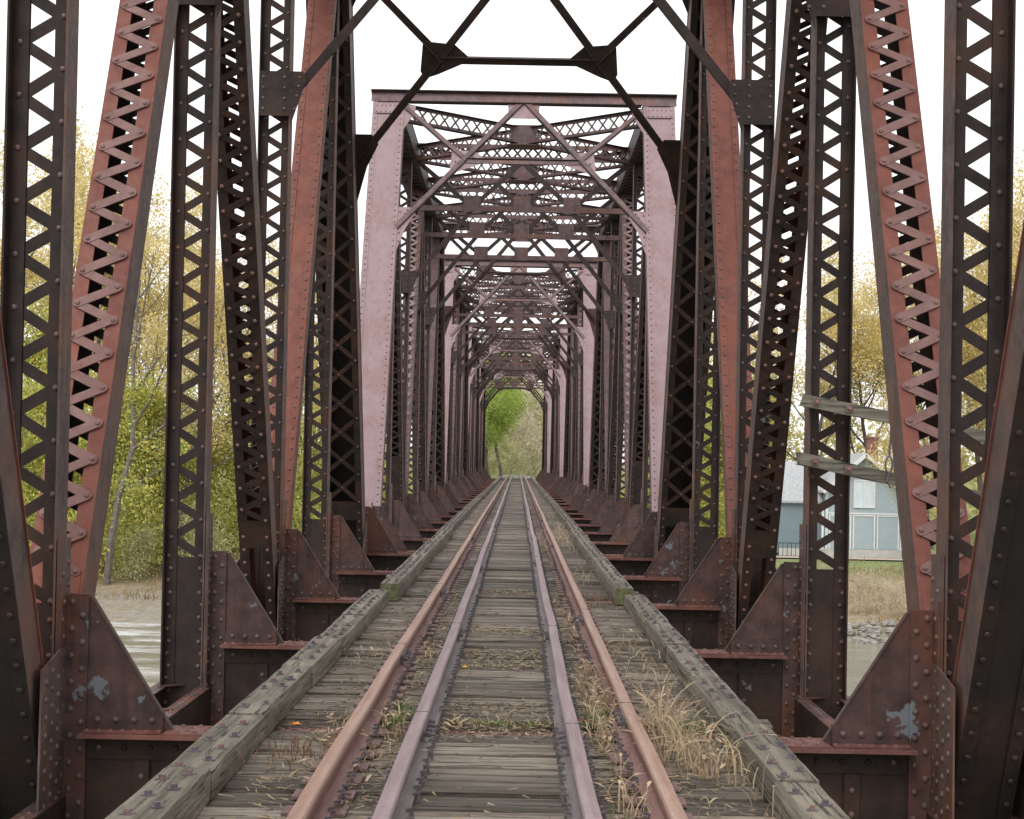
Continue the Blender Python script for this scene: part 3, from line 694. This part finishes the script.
blades('green_grass',[(0.61,9.9,0.05,0.25,90,0.09,0.7),(1.12,9.7,0.14,0.12,70,0.08,0.8),(-0.58,9.9,0.06,0.3,90,0.09,0.7),(0.0,9.72,0.25,0.05,110,0.05,0.9),(0.58,7.0,0.05,0.2,40,0.08,0.7),(-0.6,12,0.06,0.6,30,0.05,1.0),(-1.15,16.9,0.05,0.5,20,0.05,1.)],M['green'],'short green grass tufts rooted in the gaps of the deck',0.0045,False)
blades('red_weeds',[(-1.05,8.6,0.10,0.22,80,0.11,0.6),(-0.88,8.9,0.05,0.2,40,0.10,0.8),(1.0,18.2,0.14,0.7,140,0.10,0.7)],M['redweed'],'low reddish brown dry weeds on the ties beside the running rails',0.004,False,'weeds')
V=[];F=[]
def lit(n,xf,yf,lo,hi):
    for _ in range(n):
        x=xf(); y=yf(); a=random.gauss(0,0.7) if random.random()<0.6 else random.uniform(0,PI); L=random.uniform(lo,hi); w=random.uniform(0.0012,0.004); b=len(V); z=random.uniform(0.002,0.018)
        c,s=math.cos(a)*L,math.sin(a)*L; nx,ny=-math.sin(a)*w,math.cos(a)*w
        V.extend([(x-c-nx,y-s-ny,z),(x+c-nx,y+s-ny,z+random.uniform(-0.002,0.012)),(x+c+nx,y+s+ny,z+0.002),(x-c+nx,y-s+ny,z)]); F.append((b,b+1,b+2,b+3))
yy=lambda: 5.5+abs(random.gauss(0,9))
lit(2600,lambda: random.choice((-1,1))*random.gauss(0.6,0.07),yy,0.01,0.05)
lit(1600,lambda: random.choice((-1,1))*random.gauss(0.95,0.13),yy,0.01,0.06)
lit(900,lambda: random.uniform(-1.25,1.25),yy,0.008,0.035)
for cy in (9.5,10.3,12.5,13.2,15.0,19.3): lit(420,lambda: random.uniform(-0.36,0.36),lambda: random.gauss(cy,0.18),0.006,0.03)
tag(raw('straw_litter',np.array(V),np.array(F),[M['litter']]),'scattered dead straw and plant litter lying on the ties','litter',kind='stuff')
# debris fill on the floor beam tops
V=[];F=[]
def leaf(name,x,y,z,c,r,label,rz=0.4):
    m=plain('leaf_'+name,c,0.6,0.2,30); mb=MB(); pts=[]
    for i in range(14):
        a=2*PI*i/14; rr=r*(0.75+0.25*math.cos(5*a)); pts.append((rr*math.cos(a),rr*math.sin(a),0.006+0.25*rr*abs(math.sin(a*1.0))))
    mb.add(pts+[(0,0,0.004)],[(i,(i+1)%14,14) for i in range(14)],m); mb.tube([(-r*0.8,0,0.006),(-r*1.6,0.004,0.010)],[0.0018,0.0012],m,4)
    o=mb.build('fallen_leaf',loc=(x,y,z)); o.rotation_euler=(0.1,0.1,rz); tag(o,label,'leaf','fallen leaves on the deck')
leaf('orange',-1.155,9.55,0.005,(0.75,0.24,0.02),0.034,'bright orange fallen leaf on the ties near the left guard timber')
leaf('yellow',-0.27,12.3,0.005,(0.80,0.42,0.05),0.034,'yellow-orange fallen leaf just inside the left guard rail')
leaf('red',0.505,9.85,0.01,(0.6,0.04,0.03),0.016,'tiny red leaf in the green grass beside the right guard rail')
leaf('tan',-0.93,9.0,0.005,(0.50,0.38,0.24),0.030,'pale tan curled leaf on the ties beside the left running rail')
# ------------------------------------------------------------------ terrain, water
WZ=-8.2
def H(x,y):
    w=noise.noise(Vector((x*0.02,y*0.02,3)))*1.2+noise.noise(Vector((x*0.11,y*0.11,9)))*0.35
    if x<0: y=y+noise.noise(Vector((x*0.05,0,5)))*3
    s=lambda a,b,t: max(0,min(1,(t-a)/(b-a)))**2*(3-2*max(0,min(1,(t-a)/(b-a))))
    if y<40: h=-10.5
    elif x>0: h=-10.5+2.0*s(84,91,y)+1.3*s(90.5,95,y)+2.2*s(95,112,y)+0.4*s(125,170,y)
    else: h=-10.5+2.1*s(80,92,y)+0.8*s(90,104,y)+2.2*s(103,122,y)+0.5*s(125,170,y)
    if y>95: h+=w*0.25*min(1,(y-95)/20)
    # embankment carrying the line away from the bridge
    e=s(YE-6,YE+1,y)*(1-s(3.5,11,abs(x-max(0,(y-YE-10))**1.7*0.004*-1)))
    h=h+( -0.42-h)*e
    # woods beyond rise slightly
    h+=4.0*s(170,320,y)
    return h
def axis(segs):
    out=[]
    for a,b,st in segs: out+=list(np.arange(a,b,st))
    return out
xs=axis([(-1500,-200,100),(-200,-60,10),(-60,60,1.5),(60,200,10),(200,1501,100)]); ysx=axis([(-400,40,40),(40,78,6),(78,170,1.3),(170,340,8),(340,3001,200)])
V=[(x,y,H(x,y)) for y in ysx for x in xs]; nx=len(xs)
F=[(j*nx+i,j*nx+i+1,(j+1)*nx+i+1,(j+1)*nx+i) for j in range(len(ysx)-1) for i in range(nx-1)]
m,nt,b,_=newmat('bank_ground'); v=coords(nt); n1=noi(nt,v,0.35,6,0.65); n2=noi(nt,v,2.5,6,0.7); n3=noi(nt,v,0.12,4)
sep=nt.nodes.new('ShaderNodeSeparateXYZ'); nt.links.new(v,sep.inputs[0])
dry=ramp(nt,n2,[(0.3,(0.11,0.085,0.05)),(0.5,(0.23,0.18,0.11)),(0.7,(0.36,0.27,0.18))])
lawn=ramp(nt,n2,[(0.3,(0.08,0.12,0.035)),(0.5,(0.15,0.20,0.06)),(0.72,(0.27,0.27,0.12))])
mud=ramp(nt,n2,[(0.3,(0.16,0.14,0.11)),(0.7,(0.30,0.27,0.22))])
def mrange(sock,a,b_): 
    r=nt.nodes.new('ShaderNodeMapRange'); r.inputs['From Min'].default_value=a; r.inputs['From Max'].default_value=b_; nt.links.new(sock,r.inputs[0]); return r.outputs[0]
hn=nt.nodes.new('ShaderNodeMath'); hn.operation='MULTIPLY_ADD'; nt.links.new(n1,hn.inputs[0]); hn.inputs[1].default_value=1.6; nt.links.new(sep.outputs['Z'],hn.inputs[2])
col=mix(nt,mrange(hn.outputs[0],-6.9,-6.3),mud,dry); col=mix(nt,mrange(hn.outputs[0],-4.9,-4.2),col,lawn)
col=mix(nt,ramp(nt,n1,[(0.5,0),(0.62,0.6)]),col,dry)
nt.links.new(col,b.inputs['Base Color']); b.inputs['Roughness'].default_value=0.95; bump(nt,b,n2,0.8,0.15); M['ground']=m
tag(raw('ground',np.array(V),np.array(F),[m],smooth=True),kind='structure')
m,nt,b,_=newmat('river_water'); v=coords(nt,(1.0,2.2,1)); n1=noi(nt,v,1.1,5,0.6); n2=noi(nt,coords(nt,(0.12,0.35,1)),1.0,3)
nt.links.new(ramp(nt,n2,[(0.35,(0.16,0.14,0.09)),(0.65,(0.22,0.21,0.15))]),b.inputs['Base Color']); b.inputs['Roughness'].default_value=0.16; b.inputs['Specular IOR Level'].default_value=0.7
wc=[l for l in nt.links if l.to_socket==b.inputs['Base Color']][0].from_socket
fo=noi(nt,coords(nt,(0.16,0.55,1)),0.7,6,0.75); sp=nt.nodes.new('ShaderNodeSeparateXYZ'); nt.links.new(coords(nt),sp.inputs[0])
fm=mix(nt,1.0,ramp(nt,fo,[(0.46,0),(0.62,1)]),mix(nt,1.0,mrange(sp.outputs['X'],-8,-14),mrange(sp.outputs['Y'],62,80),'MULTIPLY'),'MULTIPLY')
nt.links.new(mix(nt,fm,wc,(0.72,0.73,0.72)),b.inputs['Base Color']); bump(nt,b,n1,0.8,0.5); M['water']=m  # white foam streaks, with bright sky reflection put into the base colour
wv=[];wf=[]
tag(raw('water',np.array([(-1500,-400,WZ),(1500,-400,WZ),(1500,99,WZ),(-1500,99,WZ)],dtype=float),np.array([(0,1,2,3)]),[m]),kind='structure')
# gravel path in front of the house
mb=MB(); pth=plain('path_gravel',(0.42,0.34,0.29),0.95,0.2,3)
k=[(x,113.4+0.5*math.sin(x*0.1),113.4+1.9+0.5*math.sin(x*0.1)) for x in np.arange(14,70,2.0)]
vs=[];fs=[]
for i,(x,a,b2) in enumerate(k): vs+= [(x,a,H(x,a)+0.10),(x,b2,H(x,b2)+0.10)]
for i in range(len(k)-1): fs.append((2*i,2*i+2,2*i+3,2*i+1))
mb.add(vs,fs,pth); tag(mb.build('path'),kind='structure')
# ballast under the rails beyond the bridge
mb=MB(); bl=plain('ballast',(0.22,0.21,0.18),0.95,0.5,25)
vs=[];fs=[]
for i,y in enumerate(np.arange(YE-0.4,YE+23,1.0)): vs+=[(-2.2,y,-0.28),(-1.5,y,-0.02),(1.5,y,-0.02),(2.2,y,-0.28)]
for i in range(len(vs)//4-1):
    for j in range(3): fs.append((4*i+j,4*i+j+1,4*i+4+j+1,4*i+4+j))
mb.add(vs,fs,bl); tag(mb.build('track_bed'),kind='structure')
# riprap
def rock(mb,c,r,m,seed):
    K=7; vs=[]; 
    for i in range(4):
        ph=-0.9+i*0.75
        for j in range(K):
            th=2*PI*j/K+i*0.4; d=r*(1+0.35*noise.noise(Vector((i*1.7+seed,j*1.3,seed*0.7))))
            vs.append((c[0]+d*1.1*math.cos(ph)*math.cos(th),c[1]+d*math.cos(ph)*math.sin(th),c[2]+d*0.75*math.sin(ph)))
    fs=[tuple(range(K-1,-1,-1)),tuple(3*K+j for j in range(K))]
    for i in range(3):
        for j in range(K): fs.append((i*K+j,i*K+(j+1)%K,(i+1)*K+(j+1)%K,(i+1)*K+j))
    mb.add(vs,fs,m)
mb=MB(); st=plain('pale_stone',(0.24,0.225,0.20),0.95,0.45,1.5)
for i in range(1500):
    x=random.uniform(4,80); t=random.random(); y=90.6+t*3.4; rock(mb,(x,y,H(x,y)+0.02+0.08*t),random.uniform(0.15,0.34),st,i*0.37)
tag(mb.build('riprap_rubble'),'pale boulders of the riprap along the right river bank','rubble',kind='stuff')
# ------------------------------------------------------------------ trees
def grow(mb,rnd,p,d,L,r,lvl,tips,mat,spread=0.6,up=0.12,K=6):
    pts=[p];rs=[r];n=4 if lvl>0 else 7
    for i in range(n):
        d=(d+Vector((rnd.gauss(0,0.12),rnd.gauss(0,0.12),up*0.5+rnd.gauss(0,0.06)))).normalized()
        p=p+d*(L/n); pts.append(p); rs.append(r*(1-0.75*(i+1)/n))
    mb.tube([tuple(q) for q in pts],rs,mat,K)
    if lvl>=3: tips.extend(pts[1:]); return
    nb=[9,6,5][lvl]
    for i in range(nb):
        t=(0.28 if lvl==0 else 0.25)+(0.72 if lvl==0 else 0.75)*(i+rnd.random())/nb; k=min(len(pts)-2,int(t*n)); f=t*n-k; q=pts[k].lerp(pts[k+1],min(1,f))
        u=(pts[k+1]-pts[k]).normalized(); a=rnd.uniform(0,2*PI); o=u.orthogonal().normalized(); o=(Matrix.Rotation(a,3,u)@o)
        dd=(u*rnd.uniform(0.45,0.9)+o*spread*rnd.uniform(0.8,1.5)+Vector((0,0,up))).normalized()
        grow(mb,rnd,q,dd,L*rnd.uniform(0.36,0.55)*(1.05-0.35*t if lvl==0 else 1),r*(0.5-0.25*t),lvl+1,tips,mat,spread,up,max(3,K-1))
    if lvl>=2: tips.extend(pts[1:])
def leaves_mesh(tips,n,rad,size,seed,droop=0.0):
    g=np.random.default_rng(seed); T=np.array([tuple(t) for t in tips]); wt=g.uniform(0,1,len(T))**2.2; wt/=wt.sum(); c=T[g.choice(len(T),n,p=wt)]+g.normal(0,rad,(n,3)); c[:,2]-=droop*np.abs(g.normal(0,1,n))
    a=g.normal(0,1,(n,3)); a/=np.linalg.norm(a,axis=1)[:,None]; b=np.cross(a,g.normal(0,1,(n,3))); b/=np.linalg.norm(b,axis=1)[:,None]
    s=(size*g.uniform(0.6,1.4,n))[:,None]
    V=np.stack([c-a*s,c-b*s*0.55,c+a*s,c+b*s*0.55],1).reshape(-1,3); F=np.arange(4*n).reshape(-1,4); return V,F
def make_tree(name,seed,h,r,nleaf,leaf,lsize,rad,label,cat,spread=0.6,bark='bark',droop=0.0,group=None,lowstart=False):
    rnd=random.Random(seed); mb=MB(); tips=[]
    grow(mb,rnd,Vector((0,0,-0.3)),Vector((rnd.gauss(0,0.04),rnd.gauss(0,0.04),1)).normalized(),h,r,0,tips,M[bark],spread)
    root=empty(name,(0,0,0)); mb.build('trunk',root)
    if lowstart: tips=[t for t in tips]+[Vector((rnd.gauss(0,h*0.2),rnd.gauss(0,h*0.2),rnd.uniform(0.3,h*0.5))) for _ in range(len(tips)//2)]
    if nleaf:
        V,F=leaves_mesh(tips,nleaf,rad,lsize,seed,droop); raw('crown',V,F,[LV[leaf]],root)
    tag(root,label,cat,group); return root
protos={
 'gold':lambda s: make_tree('golden_tree',s,20,0.28,17000,'gold',0.115,0.5,'','tree',0.55,'bark'),
 'yg':lambda s: make_tree('yellow_green_tree',s,11,0.17,20000,'yg',0.115,0.5,'','tree',0.75,'bark',0.3,lowstart=True),
 'sparse':lambda s: make_tree('sparse_tree',s,23,0.30,12000,'gold',0.115,0.5,'','tree',0.5,'bark'),
 'bare':lambda s: make_tree('bare_tree',s,20,0.22,1200,'orange',0.11,0.4,'','tree',0.5,'bark'),
 'green':lambda s: make_tree('green_tree',s,13,0.24,20000,'green',0.12,0.6,'','tree',0.75,'bark',0.2),
 'brown':lambda s: make_tree('brown_shrub',s,7.5,0.07,5200,'brown',0.10,0.6,'','shrub',0.9,'barkpale',0.2,lowstart=True),
 'dull':lambda s: make_tree('dull_green_shrub',s,5.0,0.07,4500,'dull',0.11,0.45,'','shrub',0.9,'bark',0.2,lowstart=True),
 'willow':lambda s: make_tree('drooping_tree',s,15,0.25,5200,'gold',0.12,0.35,'','tree',0.6,'bark',1.4)}
store={}
def plant(kind,x,y,s,rz,label,group,var=0,z=None):
    key=(kind,var)
    if key not in store: o=protos[kind](sum(map(ord,kind))+var*17); store[key]=o
    else: o=copy_tree(store[key])
    zz=H(x,y) if z is None else z
    o.location=(x,y,zz); o.rotation_euler=(0,0,rz); o.scale=(s,s,s); o['label']=label; o['group']=group; return o
GL='trees on the left river bank'; GR='trees on the right bank behind the house'; GE='trees and shrubs at the far end of the line'
L_=[('dull',-20.5,111,0.75,1,0),('dull',-17.3,112,0.7,3,1),('dull',-25.5,110.5,0.6,4,0),('yg',-29.5,112,1.05,.3,0),('yg',-24.5,116,1.0,2.1,1),('yg',-20.0,121,0.95,4,0),('yg',-15.5,118,0.9,1,1),('yg',-34.5,113,1.0,5,1),('yg',-39.5,118,1.1,2.9,0),('yg',-11.5,124,0.9,1.7,0),
    ('gold',-37.5,128,1.2,.7,0),('gold',-41,134,1.15,2.7,1),('yg',-33,121,1.35,1.7,0),('gold',-29.5,132,1.0,2.4,1),('sparse',-27.0,109.5,0.98,3.3,0),('gold',-21.5,131,0.9,5.1,0),('sparse',-33.0,124,1.0,1.2,1),('sparse',-42.5,125,1.05,4.4,0),('gold',-15.5,134,0.86,.1,1),('bare',-17.5,116.5,0.85,2,0),('sparse',-22.8,114,0.82,0.4,1)]
for i,(k,x,y,s,rz,v) in enumerate(L_):
    lb={'dull':'low dull green shrub on the left bank at the foot of the yellow-green trees','yg':'bushy yellow-green tree low on the left bank seen between the steel posts','gold':'tall golden-leaved tree rising behind the yellow-green trees on the left','sparse':'tall thin-leaved pale-barked tree against the white sky on the left','bare':'almost leafless tree on the left bank between two latticed posts'}[k]
    plant(k,x,y,s,rz,lb,GL,v)
R_=[('gold',47,131,1.2,1.5,0),('gold',41,128,1.12,4.5,1),('gold',38.5,133,0.98,1,1),('gold',33.0,131,0.95,3.2,0),('gold',28.0,134,0.92,5,1),('gold',23.3,131,0.85,0.2,0),('yg',19.2,128,1.1,2.2,0),('sparse',44,128,1.0,4,1),('sparse',31,139,1.0,2,0),('yg',16.0,133,1.05,4.2,1),('gold',43.5,137,1.05,2,0),('willow',26.3,110.9,0.60,.3,0),('yg',14,126,0.8,1.2,1),('bare',46,126,1,3,0),('yg',10.5,131,1.0,0,0),('gold',18.5,138,.9,2,1)]
for i,(k,x,y,s,rz,v) in enumerate(R_):
    lb={'yg':'yellow-green tree left of the blue-grey house on the right bank','gold':'golden autumn tree standing behind the blue-grey house','sparse':'tall sparse tree against the white sky on the right bank','bare':'bare-branched tree at the right edge of the picture','willow':'slender tree with drooping golden leaves in front of the blue-grey house'}[k]
    plant(k,x,y,s,rz,lb,GR,v)
plant('green',-2.7,YE+6,0.66,0.5,'bright green leafy tree leaning over the left side of the track at the tunnel end',GE,0,z=-0.6)
plant('green',-1.4,YE+13,0.80,2.5,'second green tree just behind the one leaning over the track end',GE,1,z=-0.6)
plant('dull',-2.9,YE+9,0.40,1.5,'low green bush at the foot of the green tree by the track end',GE,1,z=-0.6)
E_=[('brown',2.2,176,1.0,0,0),('brown',-1.6,180,1.05,2,1),('brown',5.2,173,1.0,4,0),('brown',0.5,187,1.25,1,1),('brown',-5.5,178,1.1,3,0),('dull',-0.6,171,0.8,1,0),('dull',3.8,169,0.6,3,1),('brown',8.5,170,1.0,5,1),('dull',1.6,190,1.7,2,0),('dull',-3.0,192,1.9,4,1),('yg',4.5,192,1.0,1,0),('yg',0.5,200,1.15,2,1),('yg',-5,198,1.1,3,0),('dull',7,163,.8,4,0)]
for i,(k,x,y,s,rz,v) in enumerate(E_):
    lb={'brown':'brownish shrub in the thicket closing the view at the end of the track','dull':'dull green bush in the thicket at the end of the track','yg':'yellow-green tree above the brown thicket at the end of the track'}[k]
    plant(k,x,y+(8 if y<195 else 3),s,rz,lb,GE,v)
for i,(x,y,sc_) in enumerate(((22.6,96.5,.26),(24.2,97.6,.3),(27.0,96.8,.28),(20.5,97.5,.27))):
    plant('brown',x,y,sc_,i,'low brownish shrub above the pale boulders of the right river bank',"shrubs on the right river bank",i%2)
# far wood as one mass
g=np.random.default_rng(3); cs=[]
for i in range(420):
    x=g.uniform(-95,95); y=g.uniform(150,185) if abs(x)>12 else g.uniform(205,230); hh=g.uniform(5,15); 
    cs.append((x,y,H(x,y)+hh*g.uniform(0.15,1.0),g.uniform(1.5,3.2)))
cs=np.array(cs); n=90000; idx=g.integers(0,len(cs),n); c=cs[idx,:3]+g.normal(0,1,(n,3))*cs[idx,3:4]*0.6; c[:,2]=np.maximum(c[:,2],-5)
a=g.normal(0,1,(n,3)); a/=np.linalg.norm(a,axis=1)[:,None]; b_=np.cross(a,g.normal(0,1,(n,3))); b_/=np.linalg.norm(b_,axis=1)[:,None]; s=(0.26*g.uniform(0.6,1.4,n))[:,None]
Vw=np.stack([c-a*s,c-b_*s*0.6,c+a*s,c+b_*s*0.6],1).reshape(-1,3)
tag(raw('far_wood',Vw,np.arange(4*n).reshape(-1,4),[leafmat('far_wood_leaves',[(0.50,0.47,0.18),(0.64,0.55,0.22),(0.46,0.42,0.25),(0.70,0.58,0.26),(0.36,0.38,0.18)])]),'hazy mass of yellow and brown woodland far behind the banks','woodland',kind='stuff')
# bank weeds
def bankgrass():
    g=np.random.default_rng(11); n=26000; x=g.uniform(-60,60,n); y=np.where(x>0,g.uniform(93.5,112,n),g.uniform(103,125,n)); 
    keep=(noise_np(x,y)>-0.05); x=x[keep];y=y[keep]; n=len(x); z=np.array([H(a,b) for a,b in zip(x,y)]); h=g.uniform(0.15,0.6,n)*np.where(x>0,1,1.1); w=0.03; a=g.uniform(0,PI,n)
    dx=np.cos(a)*w; dy=np.sin(a)*w; lx=g.normal(0,0.15,n); 
    V=np.stack([np.stack([x-dx,y-dy,z],1),np.stack([x+dx,y+dy,z],1),np.stack([x+lx,y,z+h],1)],1).reshape(-1,3); return V,np.arange(3*n).reshape(-1,3)
def noise_np(x,y): return np.array([noise.noise(Vector((a*0.25,b*0.35,1))) for a,b in zip(x,y)])
Vg,Fg=bankgrass()
tag(raw('bank_grass',Vg,Fg,[leafmat('bank_grass_blades',[(0.28,0.21,0.11),(0.40,0.29,0.17),(0.22,0.19,0.08),(0.46,0.29,0.14)])]),'dry tan grass and weeds on the river banks','grass',kind='stuff')
# ------------------------------------------------------------------ house
def siding(name,c):
    m,nt,b,_=newmat(name); v=coords(nt,(4.5,4.5,0)); w=nt.nodes.new('ShaderNodeTexWave'); w.inputs['Scale'].default_value=0.9; w.inputs['Distortion'].default_value=0.0; nt.links.new(v,w.inputs[0])
    a=noi(nt,coords(nt),1.5,4); col=mix(nt,ramp(nt,w.outputs['Fac'],[(0.0,0.3),(0.12,0)]),ramp(nt,a,[(0.3,tuple(x*0.88 for x in c)),(0.7,c)]),tuple(x*0.6 for x in c))
    nt.links.new(col,b.inputs['Base Color']); b.inputs['Roughness'].default_value=0.7; return m
blue=siding('blue_siding',(0.34,0.41,0.44)); white=plain('white_trim',(0.62,0.63,0.62),0.7,0.12); roofm=plain('grey_shingles',(0.36,0.37,0.38),0.9,0.18,5); brick=plain('red_brick',(0.22,0.11,0.085),0.9,0.3,6); conc=plain('concrete_footing',(0.45,0.43,0.40),0.9,0.12,2); glass=plain('window_pane',(0.55,0.62,0.66),0.15,0.1,1,0.6)
hx,hy=24.8,117.5; hz=-4.75
hs=empty('boathouse',(hx,hy,hz)); tag(hs,'blue-grey gabled house with white trim and brick chimney on the right bank','house')
mb=MB(); W=2.65; E=4.7; R=7.1; DP=8.0
mb.prism([(-W,DP/2,0),(W,DP/2,0),(W,DP/2,E),(0,DP/2,R),(-W,DP/2,E)],(0,DP,0),blue); mb.build('wall',hs)
mb=MB(); mb.prism([(-5.9,3.5,0),(-W-0.01,3.5,0),(-W-0.01,3.5,3.9),(-5.9,3.5,3.9)],(0,4.0,0),siding('teal_siding',(0.19,0.245,0.27))); mb.build('wall',hs)
mb=MB(); mb.box(-6.0,W+0.05,-0.06,-0.01,-0.9,0.42,conc); mb.box(-W-0.04,W+0.04,-0.065,DP,-0.9,0.0,conc); mb.build('footing',hs)
mb=MB()
for s in (-1,1):
    mb.prism([(s*(W+0.35),3.9,E-0.32),(s*(W+0.35),3.9,E-0.16),(s*0.0,3.9,R+0.18),(s*0.0,3.9,R+0.02)],(0,DP+0.8,0),roofm)
rf=mb.build('roof',hs)
mb=MB(); mb.prism([(-4.4,1.2,3.75),(-4.4,3.5,6.6),(-4.4,5.8,3.75),(-4.4,5.8,3.6),(-4.4,1.2,3.6)],(3.4,0,0),roofm); mb.build('roof',hs)
mb=MB(); mb.box(0.45,1.2,1.2,1.95,6.0,8.35,brick); mb.box(0.38,1.27,1.13,2.02,8.35,8.5,brick); mb.build('chimney',rf)
mb=MB()
for s in (-1,1):
    mb.bar((s*(W+0.36),-0.52,E-0.26),(0,-0.52,R+0.06),Yv,0.24,0.05,white)
    mb.box(s*W-0.09,s*W+0.09,-0.05,-0.005,0.43,E,white)
mb.box(-W,W,-0.045,-0.006,2.92,3.02,white); mb.build('trim',hs)
for (a,b2,lb) in ((-2.45,-0.95,None),(-0.75,0.75,None),(0.95,2.45,None)):
    mb=MB(); mb.box(a,b2,-0.05,-0.004,0.44,2.80,blue); d=mb.build('door',hs); mb=MB()
    for x in (a,b2): mb.box(x-0.05,x+0.05,-0.09,-0.051,0.44,2.86,white)
    mb.box(a,b2,-0.088,-0.052,2.78,2.88,white); mb.build('door_frame',d)
mb=MB(); mb.box(-0.72,0.72,-0.05,-0.004,3.45,5.3,glass); d=mb.build('window',hs); mb=MB()
for x in (-0.72,0.0,0.72): mb.box(x-0.055,x+0.055,-0.09,-0.051,3.40,5.35,white)
for z in (3.42,5.33): mb.box(-0.72,0.72,-0.088,-0.052,z-0.05,z+0.05,white)
mb.build('window_frame',d)
mb=MB(); mb.box(-5.3,-4.2,-0.47,-0.44,1.3,2.6,glass) if 0 else mb.box(-3.1,-2.95,-0.56,-0.512,0.43,3.3,white); mb.build('trim',hs)
# railing left of the house
mb=MB(); ir=plain('black_iron',(0.03,0.03,0.03),0.5,0.1)
for i in range(9): mb.box(i*0.3-0.02,i*0.3+0.02,-0.02,0.02,0,1.05,ir)
mb.box(0,2.4,-0.025,0.025,1.05,1.1,ir); mb.box(0,2.4,-0.015,0.015,0.15,0.19,ir)
fo=mb.build('iron_railing',loc=(17.6,115.8,H(17.6,115.8)-0.05)); tag(fo,'short black iron railing left of the blue-grey house','railing')
# ------------------------------------------------------------------ world, sun, camera
w=bpy.data.worlds.new('World'); sc.world=w; w.use_nodes=True; nt=w.node_tree; nt.nodes.clear()
out=nt.nodes.new('ShaderNodeOutputWorld'); bg=nt.nodes.new('ShaderNodeBackground'); sky=nt.nodes.new('ShaderNodeTexSky'); sky.sky_type='NISHITA'; sky.sun_disc=False
EL,AZ=math.radians(52),math.radians(200)
sky.sun_elevation=EL; sky.sun_rotation=AZ; sky.air_density=1.0; sky.dust_density=6.0; sky.ozone_density=1.0
hsv=nt.nodes.new('ShaderNodeHueSaturation'); hsv.inputs['Saturation'].default_value=0.10; nt.links.new(sky.outputs[0],hsv.inputs['Color'])
mx=nt.nodes.new('ShaderNodeMix'); mx.data_type='RGBA'; mx.inputs['Factor'].default_value=0.65; nt.links.new(hsv.outputs[0],mx.inputs['A']); mx.inputs['B'].default_value=(11.5,11.6,11.9,1)
nt.links.new(mx.outputs['Result'],bg.inputs[0]); bg.inputs[1].default_value=0.125; nt.links.new(bg.outputs[0],out.inputs[0])
sl=bpy.data.lights.new('sun','SUN'); sl.energy=0.9; sl.angle=math.radians(25); sl.color=(1,0.96,0.9); so=bpy.data.objects.new('sun',sl); COL.objects.link(so)
d=Vector((math.sin(AZ)*math.cos(EL),math.cos(AZ)*math.cos(EL),math.sin(EL))); so.rotation_euler=d.to_track_quat('Z','Y').to_euler()
cam=bpy.data.cameras.new('camera'); co=bpy.data.objects.new('camera',cam); COL.objects.link(co); sc.camera=co
FPX=1650.0; cam.sensor_width=36; cam.sensor_fit='HORIZONTAL'; cam.lens=36*FPX/1024; cam.clip_end=5000; cam.clip_start=0.05
SH=26.0; cam.shift_y=SH/1024
a=Vector((5.5,-50.5+SH,-FPX)).normalized(); r=math.radians(1.10); b0=Vector((math.sin(r),math.cos(r),0)); b0=(b0-a*b0.dot(a)).normalized(); xw=a.cross(b0)
R3=Matrix((xw,a,b0))   # rows: world axes in camera space -> world-from-camera
co.matrix_world=Matrix.Translation((0.088,0,1.56))@R3.to_4x4()
sc.view_settings.view_transform='Standard'; sc.view_settings.look='None'; sc.view_settings.exposure=0.42; sc.view_settings.gamma=1.0; sc.view_settings.use_curve_mapping=False
sc.cycles.max_bounces=6
